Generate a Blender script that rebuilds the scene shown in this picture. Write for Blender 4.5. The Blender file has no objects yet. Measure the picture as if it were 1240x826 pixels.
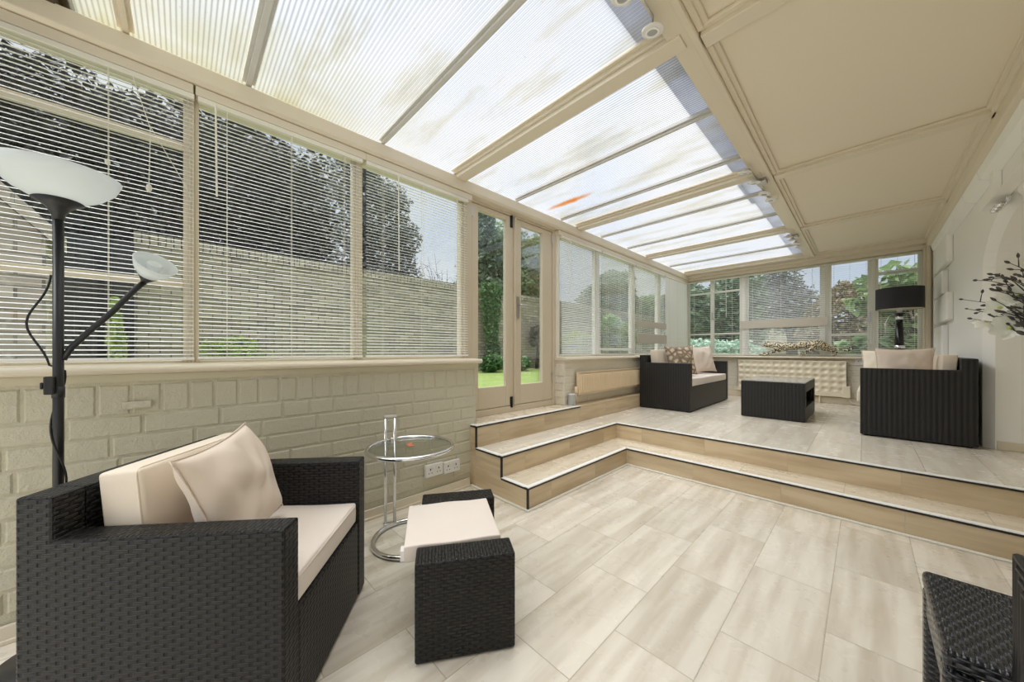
import bpy, bmesh, math, random
import numpy as np
from mathutils import Vector, Matrix, noise
random.seed(7); RNG = np.random.default_rng(7)
SC = bpy.context.scene
COL = SC.collection
PI = math.pi
EYE = 1.12                      # camera height above the lower floor
PF, Z3 = .325, .505             # raised floor level, door step level

# ------------------------------------------------------------------ materials
def srgb(r, g, b):
    f = lambda c: (c/255/12.92) if c/255 <= .04045 else ((c/255+.055)/1.055)**2.4
    return (f(r), f(g), f(b), 1)

class NT:
    def __init__(s, name):
        s.m = bpy.data.materials.new(name); s.m.use_nodes = True
        s.t = s.m.node_tree; s.t.nodes.clear()
        s.out = s.t.nodes.new('ShaderNodeOutputMaterial')
    def n(s, typ, **kw):
        nd = s.t.nodes.new('ShaderNode'+typ)
        for k, v in kw.items():
            if k in nd.inputs.keys(): s.set(nd.inputs[k], v)
            else: setattr(nd, k, v)
        return nd
    def set(s, inp, v):
        if isinstance(v, bpy.types.NodeSocket): s.t.links.new(v, inp)
        else: inp.default_value = v
    def math(s, op, a, b=0.0, c=None):
        nd = s.t.nodes.new('ShaderNodeMath'); nd.operation = op
        s.set(nd.inputs[0], a); s.set(nd.inputs[1], b)
        if c is not None: s.set(nd.inputs[2], c)
        return nd.outputs[0]
    def mix(s, f, a, b, mode='MIX'):
        nd = s.t.nodes.new('ShaderNodeMix'); nd.data_type = 'RGBA'; nd.blend_type = mode
        s.set(nd.inputs[0], f); s.set(nd.inputs[6], a); s.set(nd.inputs[7], b)
        return nd.outputs[2]
    def ramp(s, f, stops):
        nd = s.t.nodes.new('ShaderNodeValToRGB'); e = nd.color_ramp.elements
        while len(e) < len(stops): e.new(.5)
        for el, (p, c) in zip(e, stops):
            el.position = p; el.color = c if len(c) == 4 else (*c, 1)
        s.set(nd.inputs[0], f); return nd.outputs[0]
    def coord(s, kind='Object', scale=None, rot=None, loc=None):
        o = s.t.nodes.new('ShaderNodeTexCoord').outputs[kind]
        if scale or rot or loc:
            mp = s.t.nodes.new('ShaderNodeMapping'); s.set(mp.inputs[0], o)
            if scale: mp.inputs['Scale'].default_value = scale
            if rot: mp.inputs['Rotation'].default_value = rot
            if loc: mp.inputs['Location'].default_value = loc
            o = mp.outputs[0]
        return o
    def noise(s, vec, scale, detail=4, rough=.55):
        nd = s.n('TexNoise', Scale=scale, Detail=detail, Roughness=rough)
        if vec is not None: s.set(nd.inputs['Vector'], vec)
        return nd.outputs[0]
    def bump(s, h, strength=.3, dist=.01, normal=None):
        nd = s.n('Bump', Strength=strength, Distance=dist); s.set(nd.inputs['Height'], h)
        if normal is not None: s.set(nd.inputs['Normal'], normal)
        return nd.outputs[0]
    def pbr(s, color, rough=.5, metal=0., normal=None, **kw):
        p = s.n('BsdfPrincipled')
        s.set(p.inputs['Base Color'], color); s.set(p.inputs['Roughness'], rough); s.set(p.inputs['Metallic'], metal)
        if normal is not None: s.set(p.inputs['Normal'], normal)
        for k, v in kw.items(): s.set(p.inputs[k], v)
        s.t.links.new(p.outputs[0], s.out.inputs[0]); return s.m

def simple(name, col, rough=.5, metal=0., var=.06, scale=9., bump=0., bscale=60., **kw):
    t = NT(name); v = t.coord()
    f = t.noise(v, scale)
    c = t.mix(t.math('MULTIPLY', f, var*4), col, tuple(x*(1-var*2.2) for x in col[:3])+(1,))
    nm = t.bump(t.noise(v, bscale, 3), bump, .004) if bump else None
    return t.pbr(c, rough, metal, nm, **kw)

M = {}
M['cream'] = simple('cream gloss paint', srgb(222, 211, 190), .38, bump=.08, bscale=25)
M['beige'] = simple('beige gloss paint', srgb(210, 197, 174), .36, bump=.06, bscale=25)
M['ceil'] = simple('cream ceiling board paint', srgb(228, 217, 196), .5, var=.03, scale=2, bump=.03)
M['white'] = simple('off white window paint', srgb(232, 229, 218), .35, bump=.03)
M['slat'] = simple('white enamelled slat', srgb(246, 246, 244), .3, var=.02)
M['cord'] = simple('white cord', srgb(226, 222, 208), .7, var=.02)
M['taupe'] = simple('taupe painted rail', srgb(196, 187, 172), .45)
M['plaster'] = simple('white painted masonry', srgb(244, 243, 238), .6, var=.04, scale=4, bump=.25, bscale=18)
M['plaster_cream'] = simple('cream painted masonry', srgb(214, 208, 188), .6, var=.05, scale=4, bump=.25, bscale=18)
M['chrome'] = simple('chrome', (.78, .78, .80, 1), .1, 1., var=.01)
M['steel'] = simple('brushed steel', (.55, .54, .52, 1), .3, 1., var=.03)
M['alu'] = simple('weathered grey glazing bar', srgb(206, 204, 198), .5, 0., var=.12, scale=12)
M['black_metal'] = simple('black satin metal', srgb(30, 30, 32), .35, var=.03)
M['black_rubber'] = simple('black rubber strip', srgb(22, 22, 24), .5, var=.02)
M['plastic_white'] = simple('white plastic', srgb(228, 226, 222), .35, var=.02)
M['dark_wood'] = simple('dark weathered timber', srgb(84, 68, 54), .7, var=.2, scale=20)
M['bark'] = simple('bark', srgb(86, 74, 62), .85, var=.2, scale=14, bump=.6, bscale=30)
M['radiator'] = simple('cream radiator enamel', srgb(228, 208, 176), .3, var=.02)
M['radiator_pale'] = simple('pale cream radiator enamel', srgb(232, 222, 198), .3, var=.02)
M['tray_gray'] = simple('grey canister shell', srgb(172, 172, 170), .4, var=.05)
def mat_flash():
    t = NT('grey clouded overlap sheet')
    n = t.noise(t.coord('Object', scale=(1, .4, 1)), 2.5, 3)
    c = t.ramp(n, [(.3, srgb(170, 172, 178)), (.7, srgb(214, 216, 220))])
    p = t.n('BsdfDiffuse'); t.set(p.inputs[0], c); tr = t.n('BsdfTranslucent'); t.set(tr.inputs[0], c)
    mx = t.n('MixShader'); mx.inputs[0].default_value = .75
    t.t.links.new(p.outputs[0], mx.inputs[1]); t.t.links.new(tr.outputs[0], mx.inputs[2]); t.t.links.new(mx.outputs[0], t.out.inputs[0]); return t.m
M['flash'] = mat_flash()

def mat_fabric(name, col, rough=.85):
    t = NT(name); v = t.coord()
    wv = t.n('TexWave', wave_type='BANDS', bands_direction='X', Scale=260.); t.set(wv.inputs['Vector'], v)
    n1 = t.noise(v, 5, 3)
    c = t.mix(t.math('MULTIPLY', n1, .25), col, tuple(x*.86 for x in col[:3])+(1,))
    b = t.bump(t.noise(v, 420, 2), .12, .002)
    b2 = t.bump(t.noise(v, 14, 3), .25, .006, b)
    return t.pbr(c, rough, 0, b2, **{'Sheen Weight': .15})
M['seat_fabric'] = mat_fabric('cream seat fabric', srgb(227, 215, 205))
M['pillow_fabric'] = mat_fabric('beige pillow fabric', srgb(217, 201, 185), .7)
M['back_fabric'] = mat_fabric('ecru back cushion fabric', srgb(227, 213, 194), .75)
M['pale_fabric'] = mat_fabric('pale cream fabric', srgb(234, 224, 206), .8)

def mat_print():
    t = NT('printed leaf fabric'); v = t.coord()
    vo = t.n('TexVoronoi', feature='DISTANCE_TO_EDGE', Scale=14.); t.set(vo.inputs['Vector'], v)
    c = t.ramp(vo.outputs[0], [(.0, srgb(120, 104, 88)), (.12, srgb(150, 130, 108)), (.3, srgb(206, 190, 166))])
    return t.pbr(c, .85)
M['print_fabric'] = mat_print()

def mat_rattan(name='black woven rattan', row=.0125, colw=.033, strength=.9, dist=.004):
    t = NT(name); uv = t.n('UVMap').outputs[0]
    sp = t.n('SeparateXYZ'); t.set(sp.inputs[0], uv)
    u, v = sp.outputs[0], sp.outputs[1]
    r = t.math('DIVIDE', v, row); ri = t.math('FLOOR', r); fv = t.math('SUBTRACT', r, ri)
    w = t.math('COSINE', t.math('MULTIPLY', t.math('ADD', t.math('DIVIDE', u, colw), ri), PI))
    k = t.math('SUBTRACT', t.math('MULTIPLY', fv, 2.), 1.)
    prof = t.math('SUBTRACT', 1., t.math('POWER', t.math('ABSOLUTE', k), 4.))
    over = t.math('ADD', t.math('MULTIPLY', w, .5), .5)
    over = t.ramp(over, [(.0, (0, 0, 0, 1)), (.07, (.05, .05, .05, 1)), (.24, (.85, .85, .85, 1)), (1., (1, 1, 1, 1))])
    h = t.math('MULTIPLY', prof, over)
    c = t.ramp(h, [(.0, srgb(10, 10, 11)), (.2, srgb(6, 6, 7)), (.38, srgb(25, 24, 23)), (1., srgb(36, 34, 32))])  # gaps in the weave painted near black for the shade inside
    n = t.noise(t.coord(), 6, 2)
    c = t.mix(t.math('MULTIPLY', n, .35), c, srgb(22, 21, 20))
    return t.pbr(c, .42, 0, t.bump(h, strength, dist), **{'Specular IOR Level': .28})
M['rattan'] = mat_rattan(row=.0118, colw=.0215)
def mat_rattan_far():
    t = NT('black woven rattan with upright ribs'); uv = t.n('UVMap').outputs[0]
    sp = t.n('SeparateXYZ'); t.set(sp.inputs[0], uv)
    u, v = sp.outputs[0], sp.outputs[1]
    rib = t.math('ADD', t.math('MULTIPLY', t.math('COSINE', t.math('MULTIPLY', u, 2*PI/.032)), .5), .5)
    row = t.math('ABSOLUTE', t.math('SINE', t.math('MULTIPLY', v, PI/.009)))
    h = t.math('ADD', t.math('MULTIPLY', rib, .65), t.math('MULTIPLY', row, .35))
    c = t.ramp(h, [(.0, srgb(12, 12, 13)), (.4, srgb(32, 31, 30)), (1., srgb(44, 42, 40))])  # valleys between ribs coloured darker in place of their shade
    return t.pbr(c, .45, 0, t.bump(h, .7, .004), **{'Specular IOR Level': .35})
M['rattan_far'] = mat_rattan_far()

def mat_rattan_stool():
    t = NT('blue black woven cane'); uv = t.n('UVMap').outputs[0]
    sp = t.n('SeparateXYZ'); t.set(sp.inputs[0], uv)
    u, v = sp.outputs[0], sp.outputs[1]
    r = t.math('DIVIDE', v, .0095); ri = t.math('FLOOR', r); fv = t.math('SUBTRACT', r, ri)
    w = t.math('COSINE', t.math('MULTIPLY', t.math('ADD', t.math('DIVIDE', u, .02), ri), PI))
    k = t.math('SUBTRACT', t.math('MULTIPLY', fv, 2.), 1.)
    prof = t.math('SQRT', t.math('SUBTRACT', 1.001, t.math('MULTIPLY', k, k)))
    h = t.math('MULTIPLY', prof, t.math('ADD', t.math('MULTIPLY', w, .42), .58))
    c = t.ramp(h, [(.0, srgb(8, 8, 10)), (.25, srgb(20, 21, 24)), (.7, srgb(44, 46, 52)), (1., srgb(58, 60, 68))])  # low parts of the weave darkened by colour, as shaded gaps
    return t.pbr(c, .25, 0, t.bump(h, 1., .006), **{'Specular IOR Level': .6})
M['cane'] = mat_rattan_stool()

def mat_tile(name, along='Y', tile_w=.295, tile_l=.6, off=(0, 0), c1=srgb(228, 221, 208), c2=srgb(202, 191, 174), rough=.22, joint=srgb(186, 176, 158), pits=.5):
    """travertine-look planks; veins and long joints run along the given axis"""
    t = NT(name); o = t.coord('Object')
    sp = t.n('SeparateXYZ'); t.set(sp.inputs[0], o)
    if along == 'Y': a, b = sp.outputs[1], sp.outputs[0]
    elif along == 'X': a, b = sp.outputs[0], sp.outputs[1]
    elif along == 'Yv': a, b = sp.outputs[1], sp.outputs[2]
    else: a, b = sp.outputs[0], sp.outputs[2]
    cv = t.n('CombineXYZ'); t.set(cv.inputs[0], t.math('ADD', a, off[0])); t.set(cv.inputs[1], t.math('ADD', b, off[1]))
    br = t.n('TexBrick', offset=.5, offset_frequency=2, squash=1., Scale=1., **{'Mortar Size': .0022, 'Mortar Smooth': .2, 'Brick Width': tile_l, 'Row Height': tile_w,
             'Color1': (0, 0, 0, 1), 'Color2': (1, 1, 1, 1)})
    t.set(br.inputs['Vector'], cv.outputs[0])
    tid = t.n('SeparateColor'); t.set(tid.inputs[0], br.outputs[0])
    shift = t.math('MULTIPLY', tid.outputs[0], 7.)
    cv2 = t.n('CombineXYZ'); t.set(cv2.inputs[0], t.math('ADD', t.math('MULTIPLY', a, 1.6), shift)); t.set(cv2.inputs[1], t.math('ADD', t.math('MULTIPLY', b, 15.), shift)); t.set(cv2.inputs[2], shift)
    nd = t.n('TexNoise', Scale=1., Detail=3., Roughness=.5, Distortion=.2); t.set(nd.inputs['Vector'], cv2.outputs[0])
    vein = t.ramp(nd.outputs[0], [(.3, c2), (.46, tuple((p+q)/2 for p, q in zip(c1, c2))), (.6, c1), (.8, tuple(min(1, p*1.03) for p in c1))])
    cv3 = t.n('CombineXYZ'); t.set(cv3.inputs[0], t.math('MULTIPLY', a, 16.)); t.set(cv3.inputs[1], t.math('MULTIPLY', b, 48.))
    sp_ = t.noise(cv3.outputs[0], 1., 3, .7)
    pit = t.ramp(sp_, [(.22, (1, 1, 1, 1)), (.27, (0, 0, 0, 1))])
    col = t.mix(t.math('MULTIPLY', pit, pits), vein, srgb(150, 130, 100))
    tone = t.ramp(tid.outputs[0], [(0., (.93, .92, .9, 1)), (1., (1.04, 1.03, 1.02, 1))])
    col = t.mix(1., col, tone, 'MULTIPLY')
    col = t.mix(br.outputs[1], col, joint)
    hb = t.bump(t.math('SUBTRACT', 1., br.outputs[1]), .5, .0015)
    nb = t.bump(t.noise(o, 3., 2), .05, .01, hb)
    rg = t.math('ADD', rough, t.math('MULTIPLY', t.noise(o, 8, 3), .12))
    return t.pbr(col, rg, 0, nb)
M['floor'] = mat_tile('travertine plank floor', 'Y', off=(.25, .11))
M['floor_up'] = mat_tile('travertine plank raised floor', 'Y', .3, .6, off=(.1, .02), rough=.2, c1=srgb(226, 219, 206), c2=srgb(210, 200, 184), pits=0.)
ST1, ST2 = srgb(212, 194, 164), srgb(188, 166, 134)
M['riser_y'] = mat_tile('travertine riser along the wall', 'Yv', 3., .6, (.1, 1.), ST1, ST2, .3)
M['riser_x'] = mat_tile('travertine riser across the room', 'Xv', 3., .6, (.13, 1.), ST1, ST2, .3)
M['tread'] = mat_tile('travertine tread', 'Y', 3., .6, (.1, 1.), srgb(226, 215, 196), srgb(208, 194, 170), .22, pits=0.)
M['tread_x'] = mat_tile('travertine tread across the room', 'X', 3., .6, (.1, 1.), srgb(226, 215, 196), srgb(208, 194, 170), .22, pits=0.)

def mat_paint_brick(name, col):
    t = NT(name); v = t.coord()
    n = t.noise(v, 6, 3)
    c = t.mix(t.math('MULTIPLY', n, .3), col, tuple(x*.82 for x in col[:3])+(1,))
    st = t.math('ADD', t.noise(v, 38, 5, .7), t.math('MULTIPLY', t.noise(v, 120, 3), .4))
    return t.pbr(c, .55, 0, t.bump(st, .6, .012))
M['pbrick'] = mat_paint_brick('cream painted rock faced brick', srgb(206, 200, 178))
M['pbrick_light'] = mat_paint_brick('pale painted brick', srgb(224, 217, 200))
M['pplain'] = simple('cream painted render', srgb(206, 198, 172), .5, bump=.3, bscale=14)

def mat_ext_brick(name, along='Y', base=(srgb(194, 182, 168), srgb(148, 137, 126)), course=.098):
    t = NT(name); o = t.coord('Object')
    sp = t.n('SeparateXYZ'); t.set(sp.inputs[0], o)
    cv = t.n('CombineXYZ'); t.set(cv.inputs[0], sp.outputs[1 if along == 'Y' else 0]); t.set(cv.inputs[1], sp.outputs[2])
    br = t.n('TexBrick', offset=.5, Scale=1., **{'Mortar Size': .011, 'Mortar Smooth': .3, 'Bias': 0., 'Brick Width': .29, 'Row Height': course,
             'Color1': base[0], 'Color2': base[1], 'Mortar': srgb(104, 98, 88)})
    t.set(br.inputs['Vector'], cv.outputs[0])
    n = t.noise(o, 1.4, 5, .7); n2 = t.noise(o, 9, 3)
    c = t.mix(t.ramp(n, [(.42, (0, 0, 0, 1)), (.62, (.6, .6, .6, 1))]), br.outputs[0], srgb(164, 156, 134))
    c = t.mix(t.ramp(n2, [(.6, (0, 0, 0, 1)), (.75, (.7, .7, .7, 1))]), c, srgb(206, 198, 182))
    c = t.mix(t.ramp(t.noise(o, 3.1, 2), [(.66, (0, 0, 0, 1)), (.76, (.4, .4, .4, 1))]), c, srgb(178, 136, 104))
    return t.pbr(c, .9, 0, t.bump(t.math('ADD', t.math('SUBTRACT', 1., br.outputs[1]), t.math('MULTIPLY', n2, .6)), .8, .02))
M['gbrick'] = mat_ext_brick('old stock brick', 'Y')
M['gbrick_x'] = mat_ext_brick('old stock brick across', 'X')

M['paving'] = simple('grey paving', srgb(176, 172, 162), .85, var=.1, scale=3, bump=.2)
def mat_grass():
    t = NT('mown grass'); o = t.coord()
    n = t.noise(o, 3, 5, .7); n2 = t.noise(o, 60, 3, .7)
    c = t.ramp(t.math('ADD', t.math('MULTIPLY', n, .5), t.math('MULTIPLY', n2, .5)), [(.3, srgb(112, 128, 66)), (.5, srgb(138, 156, 82)), (.7, srgb(162, 178, 104))])
    return t.pbr(c, .9, 0, t.bump(n2, .8, .03))
M['grass'] = mat_grass()

def mat_leaf(name, cols, rough=.5, trans=.35):
    t = NT(name)
    rnd = t.n('NewGeometry').outputs['Random Per Island']
    c = t.ramp(rnd, [(i/(len(cols)-1), x) for i, x in enumerate(cols)])
    p = t.n('BsdfPrincipled'); t.set(p.inputs['Base Color'], c); t.set(p.inputs['Roughness'], rough)
    tr = t.n('BsdfTranslucent'); t.set(tr.inputs[0], c)
    mx = t.n('MixShader'); mx.inputs[0].default_value = trans
    t.t.links.new(p.outputs[0], mx.inputs[1]); t.t.links.new(tr.outputs[0], mx.inputs[2])
    t.t.links.new(mx.outputs[0], t.out.inputs[0]); return t.m
M['beech'] = mat_leaf('dark copper leaf', [srgb(46, 42, 44), srgb(64, 58, 60), srgb(84, 78, 80), srgb(54, 54, 52)], .3, .15)
M['silverleaf'] = mat_leaf('silver grey leaf', [srgb(120, 120, 122), srgb(90, 92, 96), srgb(160, 162, 164), srgb(76, 76, 82)], .35, .3)
M['conifer'] = mat_leaf('dark green needle', [srgb(84, 104, 82), srgb(104, 124, 98), srgb(122, 138, 112), srgb(74, 92, 74)], .6, .3)
M['green'] = mat_leaf('fresh green leaf', [srgb(106, 128, 86), srgb(130, 152, 104), srgb(150, 170, 124), srgb(94, 114, 82)], .45, .45)
M['bright'] = mat_leaf('bright green leaf', [srgb(140, 170, 108), srgb(164, 192, 130), srgb(184, 206, 154), srgb(118, 148, 92)], .4, .45)
M['ivy'] = mat_leaf('ivy leaf', [srgb(78, 112, 68), srgb(100, 136, 84), srgb(122, 158, 104), srgb(66, 92, 58)], .35, .3)
M['sage'] = mat_leaf('silvery green leaf', [srgb(150, 182, 160), srgb(182, 206, 186), srgb(206, 222, 206), srgb(120, 156, 128)], .6, .35)
M['brownhedge'] = mat_leaf('brown hedge leaf', [srgb(134, 118, 96), srgb(158, 142, 116), srgb(110, 100, 76), srgb(120, 122, 84)], .7, .3)
M['yellowgreen'] = mat_leaf('yellow green leaf', [srgb(164, 186, 90), srgb(196, 208, 124), srgb(136, 164, 76)], .5, .4)
M['greytwig'] = mat_leaf('grey purple leaf', [srgb(110, 106, 100), srgb(134, 130, 122), srgb(88, 88, 78)], .7, .25)
M['petal'] = mat_leaf('white silk petal', [srgb(244, 244, 234), srgb(250, 250, 244), srgb(238, 240, 226)], .6, .25)
M['bud'] = mat_leaf('dark silk bud', [srgb(50, 50, 46), srgb(70, 66, 60), srgb(38, 38, 36)], .6, .1)
M['twig'] = simple('black brown twig', srgb(44, 38, 34), .7)
M['leafcentre'] = simple('yellow green flower centre', srgb(196, 198, 110), .6)

def mat_pane(name='clear window glass', tint=(.97, .985, .98, 1), refl=.06):
    t = NT(name)
    tr = t.n('BsdfTransparent'); tr.inputs[0].default_value = tint
    gl = t.n('BsdfGlossy'); gl.inputs['Roughness'].default_value = .02
    lw = t.n('LayerWeight'); lw.inputs[0].default_value = .25
    f = t.math('ADD', t.math('MULTIPLY', lw.outputs['Fresnel'], .5), refl*.3)
    mx = t.n('MixShader'); t.set(mx.inputs[0], f)
    t.t.links.new(tr.outputs[0], mx.inputs[1]); t.t.links.new(gl.outputs[0], mx.inputs[2])
    t.t.links.new(mx.outputs[0], t.out.inputs[0]); return t.m
M['pane'] = mat_pane()
M['tableglass'] = mat_pane('table glass', (.95, .975, .96, 1), .1)

def mat_roof():
    t = NT('multiwall polycarbonate sheet'); o = t.coord()
    sp = t.n('SeparateXYZ'); t.set(sp.inputs[0], o)
    rib = t.math('COSINE', t.math('MULTIPLY', sp.outputs[1], 2*PI/.019))
    ribc = t.ramp(t.math('ADD', t.math('MULTIPLY', rib, .5), .5), [(0., (.98, .98, .98, 1)), (.6, (.95, .95, .95, 1)), (1., (.70, .70, .72, 1))])
    st = t.coord('Object', scale=(.5, 2.2, 1))
    n1 = t.noise(st, 2.2, 5, .65)
    dirt = t.ramp(n1, [(.5, (1, 1, 1, 1)), (.62, (.93, .91, .84, 1)), (.78, (.78, .78, .76, 1))])
    n2 = t.noise(o, 45, 3, .7)
    speck = t.ramp(n2, [(.66, (1, 1, 1, 1)), (.74, (.82, .8, .74, 1))])
    col = t.mix(1., t.mix(1., ribc, dirt, 'MULTIPLY'), speck, 'MULTIPLY')
    # algae along the eaves and one rusty streak over the doors
    eav = t.ramp(t.math('ADD', sp.outputs[0], 2.5), [(.0, (1, 1, 1, 1)), (.75, (0, 0, 0, 1))])
    near = t.ramp(t.math('MULTIPLY', t.math('ADD', sp.outputs[1], .4), .5), [(.35, (1, 1, 1, 1)), (.95, (0, 0, 0, 1))])
    alg = t.math('MULTIPLY', t.math('MULTIPLY', eav, near), t.noise(o, 5, 4))
    col = t.mix(t.math('MULTIPLY', alg, .75), col, srgb(220, 210, 150))
    cx = t.math('MULTIPLY', t.math('ADD', sp.outputs[0], 2.12), 3.2); cy = t.math('MULTIPLY', t.math('SUBTRACT', sp.outputs[1], 2.86), 22.)
    cy = t.math('ADD', cy, t.math('MULTIPLY', t.math('SUBTRACT', t.noise(o, 12, 3), .5), 1.2))
    rr = t.math('ADD', t.math('MULTIPLY', cx, cx), t.math('MULTIPLY', cy, cy))
    rust = t.ramp(rr, [(.1, (.9, .9, .9, 1)), (1., (0, 0, 0, 1))])
    col = t.mix(t.math('MULTIPLY', rust, t.math('ADD', .55, t.noise(st, 20, 3))), col, srgb(238, 178, 116))
    tr = t.n('BsdfTranslucent'); t.set(tr.inputs[0], col)
    tp = t.n('BsdfTransparent'); t.set(tp.inputs[0], col)
    gl = t.n('BsdfGlossy'); gl.inputs['Roughness'].default_value = .25
    m1 = t.n('MixShader'); m1.inputs[0].default_value = .9
    t.t.links.new(tr.outputs[0], m1.inputs[1]); t.t.links.new(tp.outputs[0], m1.inputs[2])
    m2 = t.n('MixShader'); m2.inputs[0].default_value = .04
    t.t.links.new(m1.outputs[0], m2.inputs[1]); t.t.links.new(gl.outputs[0], m2.inputs[2])
    t.t.links.new(m2.outputs[0], t.out.inputs[0]); return t.m
M['poly'] = mat_roof()

def mat_opal():
    t = NT('opal white shade')
    p = t.n('BsdfPrincipled'); p.inputs['Base Color'].default_value = srgb(236, 240, 240); p.inputs['Roughness'].default_value = .25
    tr = t.n('BsdfTranslucent'); tr.inputs[0].default_value = srgb(240, 243, 243)
    mx = t.n('MixShader'); mx.inputs[0].default_value = .6
    t.t.links.new(p.outputs[0], mx.inputs[1]); t.t.links.new(tr.outputs[0], mx.inputs[2])
    t.t.links.new(mx.outputs[0], t.out.inputs[0]); return t.m
M['opal'] = mat_opal()
M['shade_black'] = simple('black fabric shade', srgb(40, 38, 42), .8, var=.03)
M['shade_in'] = simple('cream shade lining', srgb(222, 216, 198), .7, var=.02)
M['gloss_black'] = simple('black lacquer', srgb(20, 19, 20), .18, var=.02)
M['glass_reflection'] = simple('glass table top with painted reflection', srgb(150, 152, 154), .08, var=.02, **{'Specular IOR Level': .8})  # grey base stands in for window light reflected in the glass
M['orange'] = simple('orange paper', srgb(236, 130, 84), .6)

def mat_leopard():
    t = NT('spotted cat glaze'); o = t.coord()
    vo = t.n('TexVoronoi', feature='F1', Scale=52., Randomness=.7); t.set(vo.inputs['Vector'], o)
    base = t.mix(t.noise(o, 8, 2), srgb(216, 196, 150), srgb(244, 236, 214))
    d = vo.outputs['Distance']
    spot = t.ramp(d, [(.0, (1, 1, 1, 1)), (.46, (1, 1, 1, 1)), (.53, (0, 0, 0, 1))])
    c = t.mix(spot, base, srgb(34, 26, 18))
    return t.pbr(c, .3)
M['leopard'] = mat_leopard()

# ------------------------------------------------------------------ mesh helpers
def BM(): return bmesh.new()
def box(bm, x0, x1, y0, y1, z0, z1, mat=None):
    vs = [Vector((x, y, z)) for x in (x0, x1) for y in (y0, y1) for z in (z0, z1)]
    if mat is not None: vs = [mat @ v for v in vs]
    v = [bm.verts.new(p) for p in vs]
    for f in ((0, 1, 3, 2), (4, 6, 7, 5), (0, 4, 5, 1), (2, 3, 7, 6), (0, 2, 6, 4), (1, 5, 7, 3)):
        bm.faces.new([v[i] for i in f])
    return bm
def prism(bm, pts, axis, a0, a1):
    """extrude a 2D outline along an axis: axis x -> pts are (y,z), y -> (x,z), z -> (x,y)"""
    def P(p, a):
        return {'x': (a, p[0], p[1]), 'y': (p[0], a, p[1]), 'z': (p[0], p[1], a)}[axis]
    A = [bm.verts.new(P(p, a0)) for p in pts]; B = [bm.verts.new(P(p, a1)) for p in pts]
    n = len(pts)
    bm.faces.new(A); bm.faces.new(B[::-1])
    for i in range(n): bm.faces.new((A[i], B[i], B[(i+1) % n], A[(i+1) % n]))
    return bm
def tube(bm, pts, r, seg=10, caps=True, closed=False):
    pts = [Vector(p) for p in pts]; n = len(pts)
    rs = r if hasattr(r, '__len__') else [r]*n
    rings = []; ref = None
    for i, p in enumerate(pts):
        if closed: d = pts[(i+1) % n]-pts[i-1]
        else: d = pts[min(i+1, n-1)]-pts[max(i-1, 0)]
        d.normalize()
        if ref is None: ref = d.orthogonal().normalized()
        ref = (ref-d*ref.dot(d))
        if ref.length < 1e-5: ref = d.orthogonal()
        ref.normalize(); b = d.cross(ref)
        rings.append([bm.verts.new(p+(ref*math.cos(a)+b*math.sin(a))*rs[i]) for a in (2*PI*k/seg for k in range(seg))])
    for i in range(n if closed else n-1):
        A, B = rings[i], rings[(i+1) % n]
        for k in range(seg): bm.faces.new((A[k], A[(k+1) % seg], B[(k+1) % seg], B[k]))
    if caps and not closed:
        bm.faces.new(rings[0][::-1]); bm.faces.new(rings[-1])
    return bm
def lathe(bm, prof, c=(0, 0, 0), seg=40, mat=None, close=False):
    c = Vector(c); rings = []
    for (r, z) in prof:
        ring = []
        for k in range(seg):
            a = 2*PI*k/seg; p = Vector((r*math.cos(a), r*math.sin(a), z))
            ring.append(bm.verts.new((mat @ p if mat is not None else p)+c))
        rings.append(ring)
    m = len(rings)
    for i in range(m if close else m-1):
        A, B = rings[i], rings[(i+1) % m]
        for k in range(seg): bm.faces.new((A[k], A[(k+1) % seg], B[(k+1) % seg], B[k]))
    if not close:
        if prof[0][0] > 1e-6: bm.faces.new(rings[0][::-1])
        if prof[-1][0] > 1e-6: bm.faces.new(rings[-1])
    return bm
def uvbox(me):
    uv = me.uv_layers.new(name='UVMap'); vs = me.vertices
    for p in me.polygons:
        n = p.normal; ax = max(range(3), key=lambda i: abs(n[i]))
        for li in p.loop_indices:
            c = vs[me.loops[li].vertex_index].co
            uv.data[li].uv = {0: (c.y, c.z), 1: (c.x, c.z), 2: (c.y, c.x)}[ax]

def obj(name, bm, mat, parent=None, smooth=False, bevel=0., seg=2, uv=False, world=False, sub=0):
    bmesh.ops.recalc_face_normals(bm, faces=bm.faces)
    me = bpy.data.meshes.new(name); bm.to_mesh(me); bm.free()
    mats = mat if isinstance(mat, (list, tuple)) else [mat]
    for m in mats: me.materials.append(M[m] if isinstance(m, str) else m)
    if uv: uvbox(me)
    o = bpy.data.objects.new(name, me); COL.objects.link(o)
    if smooth: me.polygons.foreach_set('use_smooth', [True]*len(me.polygons))
    if bevel:
        md = o.modifiers.new('bevel', 'BEVEL'); md.width = bevel; md.segments = seg; md.limit_method = 'ANGLE'; md.angle_limit = .6
    if sub:
        md = o.modifiers.new('sub', 'SUBSURF'); md.levels = md.render_levels = sub
    if parent is not None:
        o.parent = parent
        if world: o.matrix_parent_inverse = MAT(parent).inverted()
    return o
def MAT(o):
    m = o.matrix_basis.copy()
    if o.parent is not None: m = MAT(o.parent) @ o.matrix_parent_inverse @ m
    return m
def tag(o, label=None, cat=None, group=None, kind=None):
    if label: o['label'] = label
    if cat: o['category'] = cat
    if group: o['group'] = group
    if kind: o['kind'] = kind
    return o
def thing(name, label, cat, loc=(0, 0, 0), rotz=0., group=None):
    o = bpy.data.objects.new(name, None); COL.objects.link(o)
    o.location = loc; o.rotation_euler = (0, 0, rotz); o.empty_display_size = .1
    return tag(o, label, cat, group)
def struct(name, bm, mat, label=None, **kw):
    o = obj(name, bm, mat, **kw); tag(o, label, kind='structure'); return o
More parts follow.
